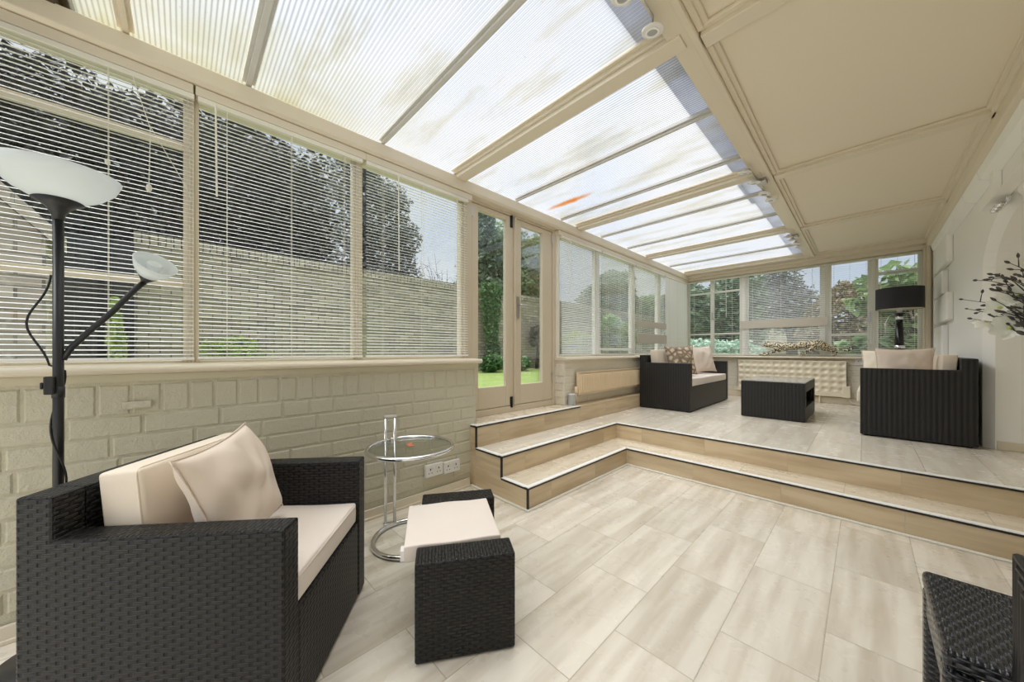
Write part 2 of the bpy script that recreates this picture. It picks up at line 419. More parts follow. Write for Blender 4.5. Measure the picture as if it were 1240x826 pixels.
def from_np(name, verts, faces, mat, parent=None, world=False, smooth=False):
    me = bpy.data.meshes.new(name)
    me.from_pydata(verts.tolist() if hasattr(verts, 'tolist') else verts, [], faces.tolist() if hasattr(faces, 'tolist') else faces)
    me.materials.append(M[mat]); me.update()
    o = bpy.data.objects.new(name, me); COL.objects.link(o)
    if smooth: me.polygons.foreach_set('use_smooth', [True]*len(me.polygons))
    if parent is not None:
        o.parent = parent
        if world: o.matrix_parent_inverse = MAT(parent).inverted()
    return o

# ------------------------------------------------------------------ the setting: floors and steps
bm = BM(); box(bm, -2.6, 1.4, -1.1, 3.3, -.1, 0); struct('floor', bm, 'floor')
S1X, S1Y, S2X, S2Y, SY0 = -1.642, 3.165, -1.915, 3.47, 1.742
R1, S3X = .162, -2.225
bm = BM(); prism(bm, [(S2X-.004, S2Y+.004), (1.24, S2Y+.004), (1.24, 7.4), (-2.6, 7.4), (-2.6, SY0+.015), (S2X-.004, SY0+.015)], 'z', R1-.02, PF)
struct('floor_raised', bm, 'floor_up')
# steps: risers, treads and nosings, one structure with parts
def ell(bm, xa, ya, xb, yb, z0, z1, y0=SY0):
    """L-shaped strip between the run (xa, ya) and (xb, yb): along the left wall then across to the right wall"""
    prism(bm, [(xa, y0), (xa, ya), (1.35, ya), (1.35, yb), (xb, yb), (xb, y0)], 'z', z0, z1)
st = BM()
ell(st, S1X-.004, S1Y+.004, S2X-.05, S2Y+.05, .0, R1-.012)
steps = struct('steps', st, 'riser_y')
bm = BM(); box(bm, S1X-.004, 1.35, S1Y, S1Y+.003, .012, R1-.012); box(bm, S2X, 1.35, S2Y, S2Y+.003, R1, PF-.012)
obj('riser', bm, 'riser_x', steps)
bm = BM(); box(bm, S2X-.003, S2X, SY0, S2Y, R1, PF-.012); box(bm, S3X-.003, S3X, SY0, 3.215, PF, Z3-.012); box(bm, S1X-.003, S1X, SY0, S1Y, .012, R1-.012)
obj('riser', bm, 'riser_y', steps)
bm = BM(); prism(bm, [(S1X, SY0), (S1X, S1Y), (S1X-.1, S1Y+.02), (S2X, S2Y), (S2X, SY0)], 'z', R1-.012, R1); obj('tread', bm, 'tread', steps)
bm = BM(); prism(bm, [(S1X, S1Y), (1.35, S1Y), (1.35, S2Y), (S2X, S2Y), (S1X-.1, S1Y+.02)], 'z', R1-.012, R1); obj('tread', bm, 'tread_x', steps)
bm = BM(); box(bm, -2.62, S3X-.004, SY0+.015, 3.213, PF+.001, Z3); obj('tread', bm, 'tread', steps)
# stepped side cheek facing the lower room
bm = BM(); prism(bm, [(S1X, 0), (S1X, R1), (S2X, R1), (S2X, PF), (S3X, PF), (S3X, Z3), (-2.5, Z3), (-2.5, 0)], 'y', SY0-.003, SY0+.012)
obj('cheek', bm, 'riser_x', steps)
lo, hi = BM(), BM()
def strip(a, b, inward, lo=lo, hi=hi, dz=0.):
    a, b, n = Vector(a), Vector(b), Vector(inward)
    d = (b-a).normalized(); L = (b-a).length
    R = Matrix((d, n, d.cross(n) if d.cross(n).z > 0 else -d.cross(n))).transposed().to_4x4(); R.translation = a
    box(lo, -.003, L+.003, -.006, .004, -.015, -.002, R); box(hi, -.003, L+(.003 if dz == 0 else -.03), -.006, .028, -.002, .004-dz, R)
IX, IY = (-1, 0, 0), (0, 1, 0)
strip((S1X, SY0, R1), (S1X, S1Y, R1), IX); strip((S1X, S1Y, R1), (1.35, S1Y, R1), IY)
strip((S2X, SY0, PF), (S2X, S2Y, PF), IX); strip((S2X, S2Y, PF), (1.35, S2Y, PF), IY)
strip((S3X, SY0, Z3), (S3X, 3.215, Z3), IX)
strip((S2X, SY0, R1), (S1X, SY0, R1), IY, dz=.0012); strip((S3X, SY0, PF), (S2X, SY0, PF), IY, dz=.0012); strip((-2.3, SY0, Z3), (S3X, SY0, Z3), IY, dz=.0012)
for x, z0, z1 in ((S1X, .01, R1), (S2X, R1, PF), (S3X, PF, Z3)):
    box(lo, x-.008, x+.005, SY0-.006, SY0+.008, z0, z1-.014)
tag(obj('nosing', lo, 'black_rubber', steps), 'black rubber strip under the step edges')
tag(obj('nosing_cap', hi, 'slat', steps), 'bright white step edging')
bm = BM()
prism(bm, [(S1X, SY0), (S1X, S1Y), (1.35, S1Y), (1.35, S1Y-.02), (S1X+.02, S1Y-.02), (S1X+.02, SY0-.02), (-2.28, SY0-.02), (-2.28, SY0)], 'z', 0, .014)
struct('trim_1', bm, 'white', 'pale tile bead along the foot of the steps', bevel=.005)
# ledge under the left radiator (keeps the height of the door step)
bm = BM(); box(bm, -2.37, -2.245, 3.217, 7.14, PF, Z3-.004); struct('baseboard_left', bm, 'riser_y', 'travertine plinth under the ribbed radiator', bevel=.004)
bm = BM(); box(bm, -2.296, -2.28, -1.0, SY0-.021, 0, .07); box(bm, -2.296, -2.274, -1.0, SY0-.021, 0, .018)
struct('baseboard_left_low', bm, 'cream', 'cream skirting below the painted brick wall', bevel=.004)

# ------------------------------------------------------------------ left dwarf wall of rock-faced brick
def bricks(bm, place, s0, s1, z0, nrow, rowh, L, depth, seed, soldier=None, mort=.009):
    rr = random.Random(seed)
    def one(a, b, c, d):
        if b-a < .012: return
        k = .006; e = depth*rr.uniform(.75, 1.15)
        lo = [(a, c), (b, c), (b, d), (a, d)]; hi = [(a+k, c+k), (b-k, c+k), (b-k, d-k), (a+k, d-k)]
        A = [bm.verts.new(place(s, 0, z)) for s, z in lo]; B = [bm.verts.new(place(s, e*rr.uniform(.85, 1.1), z)) for s, z in hi]
        bm.faces.new(B)
        for i in range(4): bm.faces.new((A[i], A[(i+1) % 4], B[(i+1) % 4], B[i]))
    for r in range(nrow):
        s = s0-(L/2 if r % 2 else 0)+rr.uniform(-.02, .02)
        while s < s1:
            ln = L*rr.choice((1, 1, 1, .5, .8)); one(max(s0, s)+mort/2, min(s1, s+ln)-mort/2, z0+r*rowh+mort/2, z0+(r+1)*rowh-mort/2); s += ln
    if soldier:
        s = s0; z = z0+nrow*rowh
        while s < s1:
            w = .092*rr.uniform(.9, 1.1); one(s+mort/2, min(s1, s+w)-mort/2, z+mort/2, z+soldier-mort/2); s += w
WX = -2.303
bm = BM(); box(bm, -2.62, WX, -1.1, 1.80, 0, 1.02)
bricks(bm, lambda s, e, z: (WX+e, s, z), -1.1, 1.80, .1, 8, .0918, .27, .006, 3, .14)
bricks(bm, lambda s, e, z: (WX-s, 1.80+e*.4, z), 0., .2, .505, 4, .0822, .2, .01, 5, .14)
struct('wall_left', bm, 'pbrick', 'cream painted brick wall below the left windows')
bm = BM(); box(bm, -2.62, -2.29, -1.1, 1.80, .985, 1.018); struct('trim_2', bm, 'pplain', 'smooth band under the left sill')
bm = BM(); prism(bm, [(-2.6, 1.02), (-2.26, 1.02), (-2.25, 1.028), (-2.247, 1.038), (-2.25, 1.048), (-2.26, 1.056), (-2.6, 1.062)], 'y', -1.1, 1.83)
struct('trim_3', bm, 'cream', 'rounded cream sill of the left windows', bevel=.003)
# pier and wall with the ribbed radiator, right of the doors
W2 = -2.37
bm = BM(); box(bm, -2.62, W2, 3.12, 7.3, PF, 1.02)
bricks(bm, lambda s, e, z: (W2-s, 3.12-e, z), 0., .2, Z3, 4, .0822, .2, .01, 8, .14)
bricks(bm, lambda s, e, z: (W2+e*.6, s, z), 3.12, 7.15, Z3, 6, .0822, .25, .006, 9, None)
struct('wall_left_far', bm, 'pbrick_light', 'pale painted wall with the ribbed radiator')
bm = BM(); prism(bm, [(-2.6, 1.02), (-2.33, 1.02), (-2.322, 1.032), (-2.33, 1.046), (-2.6, 1.052)], 'y', 3.10, 7.1)
struct('trim_4', bm, 'cream', 'cream sill right of the glazed doors')
# back wall
bm = BM(); box(bm, -2.6, .75, 7.15, 7.42, PF, 1.01)
bricks(bm, lambda s, e, z: (s, 7.15-e*.5, z), -2.3, .68, .42, 7, .0822, .25, .008, 12, None)
struct('wall_back', bm, 'pbrick_light', 'pale painted wall under the back windows')
bm = BM(); prism(bm, [(7.42, 1.01), (7.075, 1.01), (7.065, 1.022), (7.075, 1.037), (7.42, 1.042)], 'x', -2.33, .62)
struct('trim_5', bm, 'cream', 'cream sill of the back windows')
bm = BM(); box(bm, -2.24, .66, 7.12, 7.15, PF, .42); struct('baseboard_back', bm, 'cream', bevel=.004)
# pale ground added to bounce light, unseen; dark timber at the roof end
bm = BM(); box(bm, -4, 3, -6, -1.11, -.12, -.02); struct('ground_bounce', bm, 'plaster_cream', 'pale ground added behind the camera to bounce daylight')
bm = BM(); box(bm, -2.6, -.5, -1.1, -.36, 2.66, 2.72)
for y in (-.42, -.55, -.75): box(bm, -2.6, -.5, y-.03, y+.03, 2.60, 2.66)
struct('ceiling_end', bm, 'dark_wood', 'dark roof timbers at the near end of the glazed roof')

# ------------------------------------------------------------------ right wall: masonry with an arch
AY, AR, ASP, ARISE = 3.86, .885, 1.76, .38
def arch_outline(grow=0.):
    pts = []
    for i in range(25):
        a = PI*i/24
        pts.append((AY+(AR+grow)*math.cos(a), ASP+(ARISE+grow)*math.sin(a)))
    return pts
bm = BM()
XR, XR2, TOP = .68, 1.25, 2.66
A0 = arch_outline(.0)
yF, yN = AY+AR, AY-AR
CH = .05
outer = arch_outline(CH)
def V(y, z, x): return bm.verts.new((x, y, z))
def quad(y0, y1, z0, z1): bm.faces.new([V(y0, z0, XR), V(y1, z0, XR), V(y1, z1, XR), V(y0, z1, XR)])
quad(AY+AR+CH, 7.3, PF-.3, TOP); quad(-1.1, AY-AR-CH, 0, TOP)
for (ya, za), (yb, zb) in zip(outer[:-1], outer[1:]): bm.faces.new([V(ya, za, XR), V(yb, zb, XR), V(yb, TOP, XR), V(ya, TOP, XR)])
o1 = [(AY+AR+CH, 0.)]+outer+[(AY-AR-CH, 0.)]; i1 = [(yF, 0.)]+A0+[(yN, 0.)]
ring0 = [V(y, z, XR) for y, z in o1]; ring1 = [V(y, z, XR+.055) for y, z in i1]; ring2 = [V(y, z, XR2) for y, z in i1]
for a, b in ((ring0, ring1), (ring1, ring2)):
    for i in range(len(a)-1): bm.faces.new((a[i], a[i+1], b[i+1], b[i]))
struct('wall_right', bm, 'plaster', 'white painted masonry wall with an arched opening')
bm = BM(); box(bm, XR2+.002, 1.4, -1.1, 7.42, 0, 2.7)
struct('wall_right_alcove', bm, 'plaster_cream', 'cream wall at the back of the arch')
bm = BM(); box(bm, .742, 1.25, 4.742, 4.752, PF, PF+.07); struct('baseboard_right', bm, 'cream', 'cream skirting inside the arch', bevel=.003)
# recessed panel with a sloping sill over the arch (relief on the wall)
bm = BM(); box(bm, .64, XR, 4.20, 4.30, 2.22, 2.6); prism(bm, [(.60, 2.17), (XR, 2.17), (XR, 2.25), (.655, 2.22)], 'y', 3.2, 4.33)
box(bm, .655, XR, 3.1, 4.2, 2.5, 2.62)
struct('trim_6', bm, 'plaster', 'stone label over the arch', bevel=.006)
# long and short quoins at the window end
bm = BM()
for z0, z1, y in ((2.12, 2.52, 6.12), (1.80, 2.08, 6.45), (1.47, 1.78, 6.12), (1.05, 1.43, 6.45)):
    box(bm, .628, XR, y, 7.06, z0, z1)
struct('trim_7', bm, 'plaster', 'white quoin blocks beside the back windows', bevel=.012)
# string course of sloping blocks under the ceiling
bm = BM(); ys = [2.1, 3.3, 4.42, 5.0, 5.62, 6.3, 7.1]
for a, b in zip(ys[:-1], ys[1:]): prism(bm, [(.60, 2.50), (.615, 2.44), (XR, 2.41), (XR, 2.6), (.60, 2.6)], 'y', a+.008, b-.008)
box(bm, .65, XR, -1., 7.1, 2.45, 2.6)
struct('trim_8', bm, 'plaster', 'stone string course under the cream ceiling', bevel=.008)

# ------------------------------------------------------------------ ceiling and roof
ZC = 2.64
bm = BM(); box(bm, -.56, 1.4, -1.1, 7.42, ZC, 2.74); struct('ceiling', bm, 'ceil', 'cream boarded ceiling')
bat = [1.80, 3.66, 5.42]
bm = BM()
for y in bat:
    box(bm, -.54, .57, y-.045, y+.045, 2.60, ZC); box(bm, -.54, .57, y-.075, y+.075, 2.622, ZC)
for y0, y1 in ((-1., 1.80), (1.80, 3.66), (3.66, 5.42), (5.42, 7.05)):
    a, b = y0+.06, y1-.06
    for w, z in ((.028, 2.612), (.05, 2.626)):
        box(bm, -.545, -.545+w, a, b, z, ZC); box(bm, .57-w, .57, a, b, z, ZC)
a, b = -.95, 1.72
for q in (.12,):
    box(bm, -.54+q, -.525+q, a, b-q, 2.63, ZC); box(bm, .55-q, .565-q, a, b-q, 2.63, ZC); box(bm, -.54+q, .565-q, b-q-.015, b-q, 2.63, ZC)
struct('trim_9', bm, 'cream', 'ceiling battens and panel mouldings', bevel=.006)
bm = BM(); box(bm, -.66, -.545, -1., 7.12, 2.598, 2.648); box(bm, -.655, -.60, -1., 7.12, 2.648, 2.72)
box(bm, -.575, -.545, -1., 7.12, 2.592, 2.60)
struct('beam_ridge', bm, 'cream', 'cream beam between the glazed roof and the ceiling', bevel=.006)
bm = BM(); box(bm, .565, .62, -1., 7.12, 2.505, ZC); box(bm, .545, .585, -1., 7.12, 2.60, ZC); box(bm, .62, .655, -1., 7.12, 2.58, ZC)
struct('trim_10', bm, 'cream', 'cream cornice board on the wall side of the ceiling', bevel=.012)
# eaves beam
bm = BM(); prism(bm, [(-2.62, 2.515), (-2.425, 2.515), (-2.41, 2.53), (-2.405, 2.57), (-2.40, 2.605), (-2.42, 2.615), (-2.62, 2.615)], 'y', -1., 7.3)
struct('beam_left', bm, 'cream', 'cream eaves beam above the left windows', bevel=.004)
bm = BM()
for a, b in ((-1., .043), (.051, .93), (.93, 1.86), (3.10, 4.95), (4.95, 7.2)): box(bm, -2.56, -2.432, a, b, 2.462, 2.512)
struct('trim_11', bm, 'cream', 'pelmet boards under the eaves beam', bevel=.004)
bm = BM(); box(bm, -2.6, .62, 7.08, 7.42, 2.555, 2.66); box(bm, -2.6, .62, 7.2, 7.42, 2.50, 2.56); prism(bm, [(7.08, 2.62), (7.0, 2.63), (7.0, 2.66), (7.08, 2.66)], 'x', -2.4, .6)
struct('beam_back', bm, 'cream', 'cream head beam above the back windows', bevel=.006)
bm = BM(); box(bm, -2.66, -.55, -.4, 7.3, 2.653, 2.665); struct('roof', bm, 'poly', 'ribbed translucent roof sheets')
bm = BM(); box(bm, -.80, -.45, -.4, 7.4, 2.672, 2.70); box(bm, -.83, -.80, 3.7, 4.3, 2.672, 2.69); struct('trim_12', bm, 'flash', 'roof flashing over the top edge of the sheets')
k = 0
for y in (1.715, 3.47, 5.35, 7.0):
    bm = BM(); box(bm, -2.42, -.60, y-.05, y+.05, 2.588, 2.651); box(bm, -2.42, -.66, y-.068, y-.05, 2.615, 2.651); box(bm, -2.42, -.66, y-.09, y+.085, 2.634, 2.651)
    struct('beam_rafter', bm, 'cream', 'cream roof rafter', bevel=.004)
for y, w in ((-.19, .028), (.27, .03), (1.04, .028), (2.40, .024), (3.12, .022), (3.98, .02), (4.70, .02), (6.24, .02)):
    bm = BM(); box(bm, -2.42, -.655, y-w, y+w, 2.63, 2.652); box(bm, -2.42, -.655, y-w*.45, y+w*.45, 2.614, 2.63)
    struct('trim_bar', bm, 'cream' if y < 0 else 'alu', 'roof glazing bar', bevel=.003)

# ------------------------------------------------------------------ windows
ZB, ZT = 1.055, 2.515
def PL(s, n, z): return (-2.50+n, s, z)          # left glazing: s along +y, n into the room
def PB(s, n, z): return (s, 7.30-n, z)           # back glazing: s along +x
def pbox(bm, P, s0, s1, n0, n1, z0, z1):
    a, b = P(s0, n0, z0), P(s1, n1, z1)
    box(bm, *(v for i in range(3) for v in sorted((a[i], b[i]))))
WN = [0]
def window(P, s0, s1, z0=ZB, z1=ZT, post=.05, fr=.03, rails=(), muls=(), sidemat='white', label=None):
    WN[0] += 1
    bm = BM()
    pbox(bm, P, s0, s0+post/2, -.05, .035, z0, z1); pbox(bm, P, s1-post/2, s1, -.05, .035, z0, z1)
    a, b = s0+post/2, s1-post/2
    pbox(bm, P, a, a+fr, -.03, .018, z0, z1); pbox(bm, P, b-fr, b, -.03, .018, z0, z1)
    pbox(bm, P, a+fr, b-fr, -.03, .018, z0, z0+fr); pbox(bm, P, a+fr, b-fr, -.03, .018, z1-fr, z1)
    for r, h in rails: pbox(bm, P, a+fr, b-fr, -.025, .012, r-h/2, r+h/2)
    for m, w in muls: pbox(bm, P, m-w/2, m+w/2, -.03, .02, z0+fr, z1-fr)
    w = struct('window_%d' % WN[0], bm, sidemat, label, bevel=.004)
    g = BM(); pbox(g, P, a+fr-.005, b-fr+.005, -.008, -.003, z0+fr-.005, z1-fr+.005)
    obj('pane', g, 'pane', w)
    return w
window(PL, -1.0, .035, rails=((2.2, .035), (1.475, .035)), post=.025, fr=.018, label='left window with two rails beside the floor lamp', sidemat='cream')
window(PL, .035, .885, post=.025, fr=.018, label='wide left window in front of the beech', sidemat='cream')
window(PL, .885, 1.81, post=.03, fr=.022, label='left window next to the glazed doors', sidemat='cream')
window(PL, 3.12, 3.98, label='first window right of the glazed doors')
window(PL, 3.98, 5.0, label='second window right of the glazed doors', rails=((1.15, .03),))
window(PL, 5.0, 5.95, label='third window right of the glazed doors')
window(PL, 5.95, 7.24, label='last left window before the corner', muls=((6.6, .03),))
TB = 2.50
w = window(PB, -2.52, -1.53, z0=1.04, z1=TB, muls=((-2.03, .06),), rails=((2.24, .03), (1.45, .03)), label='back casement window above the silver shrub')
h = BM(); pbox(h, PB, -2.035, -2.02, .02, .045, 1.72, 1.86); pbox(h, PB, -2.035, -1.96, .04, .055, 1.72, 1.735); obj('handle', h, 'steel', w)
window(PB, -1.53, -.42, z0=1.04, z1=TB, post=.1, label='wide back window behind the spotted cat')
w = window(PB, -.42, .08, z0=1.04, z1=TB, rails=((1.375, .04),), label='back window with the brown hedge')
h = BM(); pbox(h, PB, .045, .06, .02, .045, 1.55, 1.7); pbox(h, PB, .0, .06, .04, .055, 1.55, 1.565); obj('handle', h, 'steel', w)
w = window(PB, .08, .56, z0=1.04, z1=TB, rails=((2.25, .05),), label='back window behind the drum lamp')
h = BM(); pbox(h, PB, .22, .42, .02, .035, 2.235, 2.255); obj('stay', h, 'steel', w)
bm = BM(); box(bm, .62, .70, 7.05, 7.42, PF, 2.64); struct('wall_right_end', bm, 'plaster')
bm = BM(); box(bm, .545, .619, 7.1, 7.4, 1.04, 2.52); box(bm, .565, .60, 7.06, 7.1, 1.04, 2.52); struct('trim_13', bm, 'beige', 'timber post beside the quoins', bevel=.006)
bm = BM(); box(bm, -2.56, -2.44, 7.2, 7.36, 1.04, 2.52); struct('trim_14', bm, 'taupe', 'corner post between left and back windows', bevel=.006)

# ------------------------------------------------------------------ glazed double doors
DX = -2.53
bm = BM()
box(bm, DX-.06, DX+.035, 1.80, 1.905, Z3, 2.515); box(bm, DX-.06, DX+.035, 3.065, 3.125, Z3, 2.515)
box(bm, DX-.06, DX+.03, 1.9, 3.07, Z3, .565); box(bm, DX-.06, DX+.03, 1.9, 3.07, 2.495, 2.53)
struct('trim_15', bm, 'beige', 'beige frame of the glazed doors', bevel=.005)
def leaf(n, y0, y1, g0, g1, label):
    bm = BM(); z0, z1 = .572, 2.49
    box(bm, DX-.02, DX+.025, y0, g0, z0, z1); box(bm, DX-.02, DX+.025, g1, y1, z0, z1)
    box(bm, DX-.02, DX+.025, g0, g1, z0, .775); box(bm, DX-.02, DX+.025, g0, g1, 2.44, z1)
    d = struct('door_%d' % n, bm, 'beige', label, bevel=.005)
    g = BM(); box(g, DX-.002, DX+.003, g0-.006, g1+.006, .77, 2.446); obj('pane', g, 'pane', d)
    return d
d1 = leaf(1, 1.91, 2.445, 1.985, 2.34, 'left leaf of the glazed garden doors')
d2 = leaf(2, 2.452, 3.06, 2.555, 2.90, 'right leaf of the glazed garden doors')
bm = BM(); box(bm, DX+.02, DX+.04, 2.445, 2.475, 2.452, 2.49); 
box(bm, DX+.025, DX+.05, 2.44, 2.462, .572, 2.49); obj('cover_strip', bm, 'beige', d2, bevel=.004)
bm = BM(); box(bm, DX+.025, DX+.033, 2.485, 2.525, 1.46, 1.69); obj('lock_plate', bm, 'steel', d2, bevel=.003)
bm = BM(); tube(bm, [(DX+.033, 2.505, 1.6), (DX+.075, 2.505, 1.6), (DX+.08, 2.53, 1.6), (DX+.078, 2.62, 1.595)], .009); obj('handle', bm, 'steel', d2, smooth=True)
for z0, z1 in ((.55, .66), (2.38, 2.50)):
    bm = BM(); box(bm, DX+.025, DX+.034, 2.395, 2.425, z0, z1); tube(bm, [(DX+.04, 2.41, z0), (DX+.04, 2.41, z1)], .006)
    tag(obj('bolt', bm, 'black_metal', d1), 'dark steel flush bolt')
for d, y in ((d1, 1.907), (d2, 3.062)):
    for z in (.78, 2.36):
        bm = BM(); tube(bm, [(DX+.03, y, z), (DX+.03, y, z+.1)], .007); box(bm, DX+.02, DX+.028, y-.018, y+.018, z, z+.1); obj('hinge', bm, 'steel', d)

# ------------------------------------------------------------------ venetian blinds
def slat_mesh(P, s0, s1, n, zs, width, tilt, bands=()):
    V_, F_ = [], []
    for z in zs:
        tl = tilt+random.uniform(-.03, .03)
        for (b0, b1) in bands:
            if b0 <= z <= b1: tl = 1.35
        c, s = math.cos(tl), math.sin(tl); base = len(V_)
        dz = random.uniform(-.0008, .0008)
        for e in (s0, s1):
            for k in (-1, -.5, 0, .5, 1):
                a = k*width/2; bow = .0022*(1-k*k)
                V_.append(P(e, n+a*c-bow*s, z+a*s+bow*c+dz))
        for k in range(4): F_.append((base+k, base+k+1, base+6+k, base+5+k))
    return V_, F_
def blind(P, s0, s1, n, ztop, zbot, label, tilt=-.24, pitch=.0215, width=.0225, bands=(), wand=None, cords=(), group='venetian blinds in the conservatory windows', valance=()):
    loc = P((s0+s1)/2, n, zbot)
    t = thing('venetian_blind', label, 'blind', loc, 0)
    h = BM(); pbox(h, P, s0, s1, n-.014, n+.014, ztop-.026, ztop); obj('headrail', h, 'cord', t, world=True, bevel=.003)
    zs = np.arange(zbot+.03, ztop-.04, pitch)
    v, f = slat_mesh(P, s0+.004, s1-.004, n, zs, width, tilt, bands)
    o = from_np('slats', v, f, 'slat', t, world=True, smooth=True)
    r = BM(); pbox(r, P, s0, s1, n-.013, n+.013, zbot, zbot+.014); obj('bottom_rail', r, 'slat', t, world=True, bevel=.003)
    c = BM()
    for q in cords or (s0+.14*(s1-s0), (s0+s1)/2, s1-.14*(s1-s0)):
        for nn in (n-.0135, n+.0135): tube(c, [P(q, nn, zbot+.005), P(q, nn, ztop-.02)], .0011, 5)
    obj('ladder_cord', c, 'cord', t, world=True)
    if wand:
        w = BM(); tube(w, [P(wand[0], n+.025, ztop-.02), P(wand[0]+.004, n+.025, wand[1])], .0045, 6); obj('wand', w, 'cord', t, world=True)
    for z0, z1, a, b in valance:
        w = BM(); pbox(w, P, a, b, n+.016, n+.021, z0, z1); tag(obj('closed_slats', w, 'taupe', t, world=True, bevel=.002), 'taupe band of closed slats')
    return t
ZH = 2.458
b1 = blind(PL, -.98, .047, .06, ZH, 1.075, 'venetian blind behind the black floor lamp, with a knotted pull cord', cords=(-.62, -.245, .02))
w = BM()
tube(w, [PL(-.17, .09, 2.43), PL(-.11, .09, 2.2), PL(-.115, .09, 1.93)], .0016, 5); tube(w, [PL(-.115, .09, 2.22), PL(.0, .09, 1.99), PL(.035, .09, 1.9)], .0014, 5)
lathe(w, [(.002, 0), (.009, -.006), (.011, -.025), (.004, -.04)], PL(-.115, .09, 1.93), 12)
lathe(w, [(.002, 0), (.008, -.006), (.009, -.018), (.003, -.028)], PL(-.245, .092, 2.0), 12)
obj('pull_cord', w, 'cord', b1, world=True)
blind(PL, .06, .905, .06, ZH, 1.078, 'wide venetian blind with a cream wand, between the two left posts', wand=(.13, 1.95))
blind(PL, .93, 1.815, .06, ZH, 1.078, 'venetian blind left of the glazed doors, hanging in front of open sky', wand=(1.16, 1.72))
blind(PL, 3.15, 4.0, .06, ZH, 1.075, 'half closed venetian blind right of the glazed doors', tilt=-.62, wand=(3.3, 1.85))
blind(PL, 4.03, 4.98, .06, ZH, 1.075, 'venetian blind at the second window after the doors, behind the ribbed radiator', tilt=-.15)
blind(PL, 5.0, 6.06, .06, ZH, 1.075, 'venetian blind with two taupe bands above the sofa', tilt=-.15, valance=((1.50, 1.60, 5.01, 6.1), (1.25, 1.40, 5.01, 6.12)))
blind(PL, 6.1, 7.16, .06, ZH, 1.075, 'closed white venetian blind at the corner of the left windows', tilt=1.2)
blind(PB, -2.45, -1.56, .075, 2.475, 1.06, 'open venetian blind over the back casement in the far corner', tilt=-.05, pitch=.036, wand=(-1.78, 1.75))
blind(PB, -1.53, -.43, .075, 2.475, 1.06, 'dense venetian blind with one taupe band behind the spotted cat', tilt=-.35, valance=((1.52, 1.66, -1.56, -.4),))
blind(PB, -.40, .08, .075, 2.475, 1.06, 'narrow venetian blind in front of the brown hedge', tilt=-.1, pitch=.03)
blind(PB, .10, .535, .075, 2.475, 1.06, 'narrow venetian blind behind the drum lamp', tilt=-.15, pitch=.027)

# ------------------------------------------------------------------ furniture
def cushion(name, sx, sy, sz, mat, puff=.25, cuts=8, bev=.02):
    bm = BM(); bmesh.ops.create_cube(bm, size=2)
    bmesh.ops.subdivide_edges(bm, edges=bm.edges[:], cuts=cuts, use_grid_fill=True)
    for v in bm.verts:
        u, w, z = v.co
        k = 1+(puff*(1-u*u)*(1-w*w) if z > 0 else 0)
        e = 1+.006*(1-z*z)
        n = noise.noise(Vector((u*1.3+sx*9, w*1.3, z)))*.006
        v.co = (u*sx/2*e, w*sy/2*e, z*sz/2*k+n*max(0, z))
    return obj(name, bm, mat, smooth=True, bevel=bev, seg=3)
def piping(parent, sx, sy, z, r=.004, mat='back_fabric', lab=None):
    bm = BM(); q = .018; pts = []
    for cx, cy, a0 in ((sx/2-q, sy/2-q, 0), (-sx/2+q, sy/2-q, PI/2), (-sx/2+q, -sy/2+q, PI), (sx/2-q, -sy/2+q, 1.5*PI)):
        for i in range(5): a = a0+PI/2*i/4; pts.append((cx+(q+.001)*math.cos(a), cy+(q+.001)*math.sin(a), z))
    tube(bm, pts, r, 6, closed=True); return obj('piping', bm, mat, parent, smooth=True)
def pillow(name, s, h, t, mat, seed=0, n=26):
    V_, F_ = [], []
    def pt(i, j, side):
        u, v = -1+2*i/n, -1+2*j/n
        x = u*(1-.10*(1-v*v)*abs(u)**2); y = v*(1-.10*(1-u*u)*abs(v)**2)
        th = ((1-u*u)*(1-v*v))**.42 if abs(u) < 1 and abs(v) < 1 else 0
        r = noise.noise(Vector((u*1.6+seed, v*1.6, side*2.)))*.35+noise.noise(Vector((u*3.5+seed, v*2.2, side*3.)))*.16
        crease = -.16*math.exp(-((u-v*.7-.25+.2*math.sin(seed))**2)/.012)*max(0, 1-(u*u+v*v)*.8)
        z = side*t/2*max(0, th*(1+r+crease))
        return (x*s/2, y*h/2, z)
    idx = {}
    for side in (1, -1):
        for i in range(n+1):
            for j in range(n+1):
                ed = i in (0, n) or j in (0, n)
                if side == -1 and ed: idx[i, j, -1] = idx[i, j, 1]; continue
                idx[i, j, side] = len(V_); V_.append(pt(i, j, side))
        for i in range(n):
            for j in range(n):
                q = [idx[i, j, side], idx[i+1, j, side], idx[i+1, j+1, side], idx[i, j+1, side]]
                F_.append(q if side == 1 else q[::-1])
    o = from_np(name, V_, F_, mat, smooth=True)
    md = o.modifiers.new('sub', 'SUBSURF'); md.levels = md.render_levels = 1
    # seam cord around the edge
    bm = BM(); pts = []
    for i in range(n): pts.append(pt(i, 0, 1))
    for j in range(n): pts.append(pt(n, j, 1))
    for i in range(n, 0, -1): pts.append(pt(i, n, 1))
    for j in range(n, 0, -1): pts.append(pt(0, j, 1))
    tube(bm, pts, .0028, 5, closed=True); obj('seam', bm, mat, o, smooth=True)
    return o
def put(o, M4): o.matrix_basis = M4; return o
def frame(origin, ang): return Matrix.Translation(origin) @ Matrix.Rotation(ang, 4, 'Z')
def upright(T, loc, yaw=0., lean=0., roll=0.):
    """stand a cushion (local x = width, local y = height, local z = thickness) so it faces local +x of T, leaning back"""
    B = Matrix(((0, 0, 1, 0), (1, 0, 0, 0), (0, 1, 0, 0), (0, 0, 0, 1)))     # width->y, height->z, thickness->x
    return T @ Matrix.Translation(loc) @ Matrix.Rotation(yaw, 4, 'Z') @ Matrix.Rotation(-lean, 4, 'Y') @ B @ Matrix.Rotation(roll, 4, 'Z')

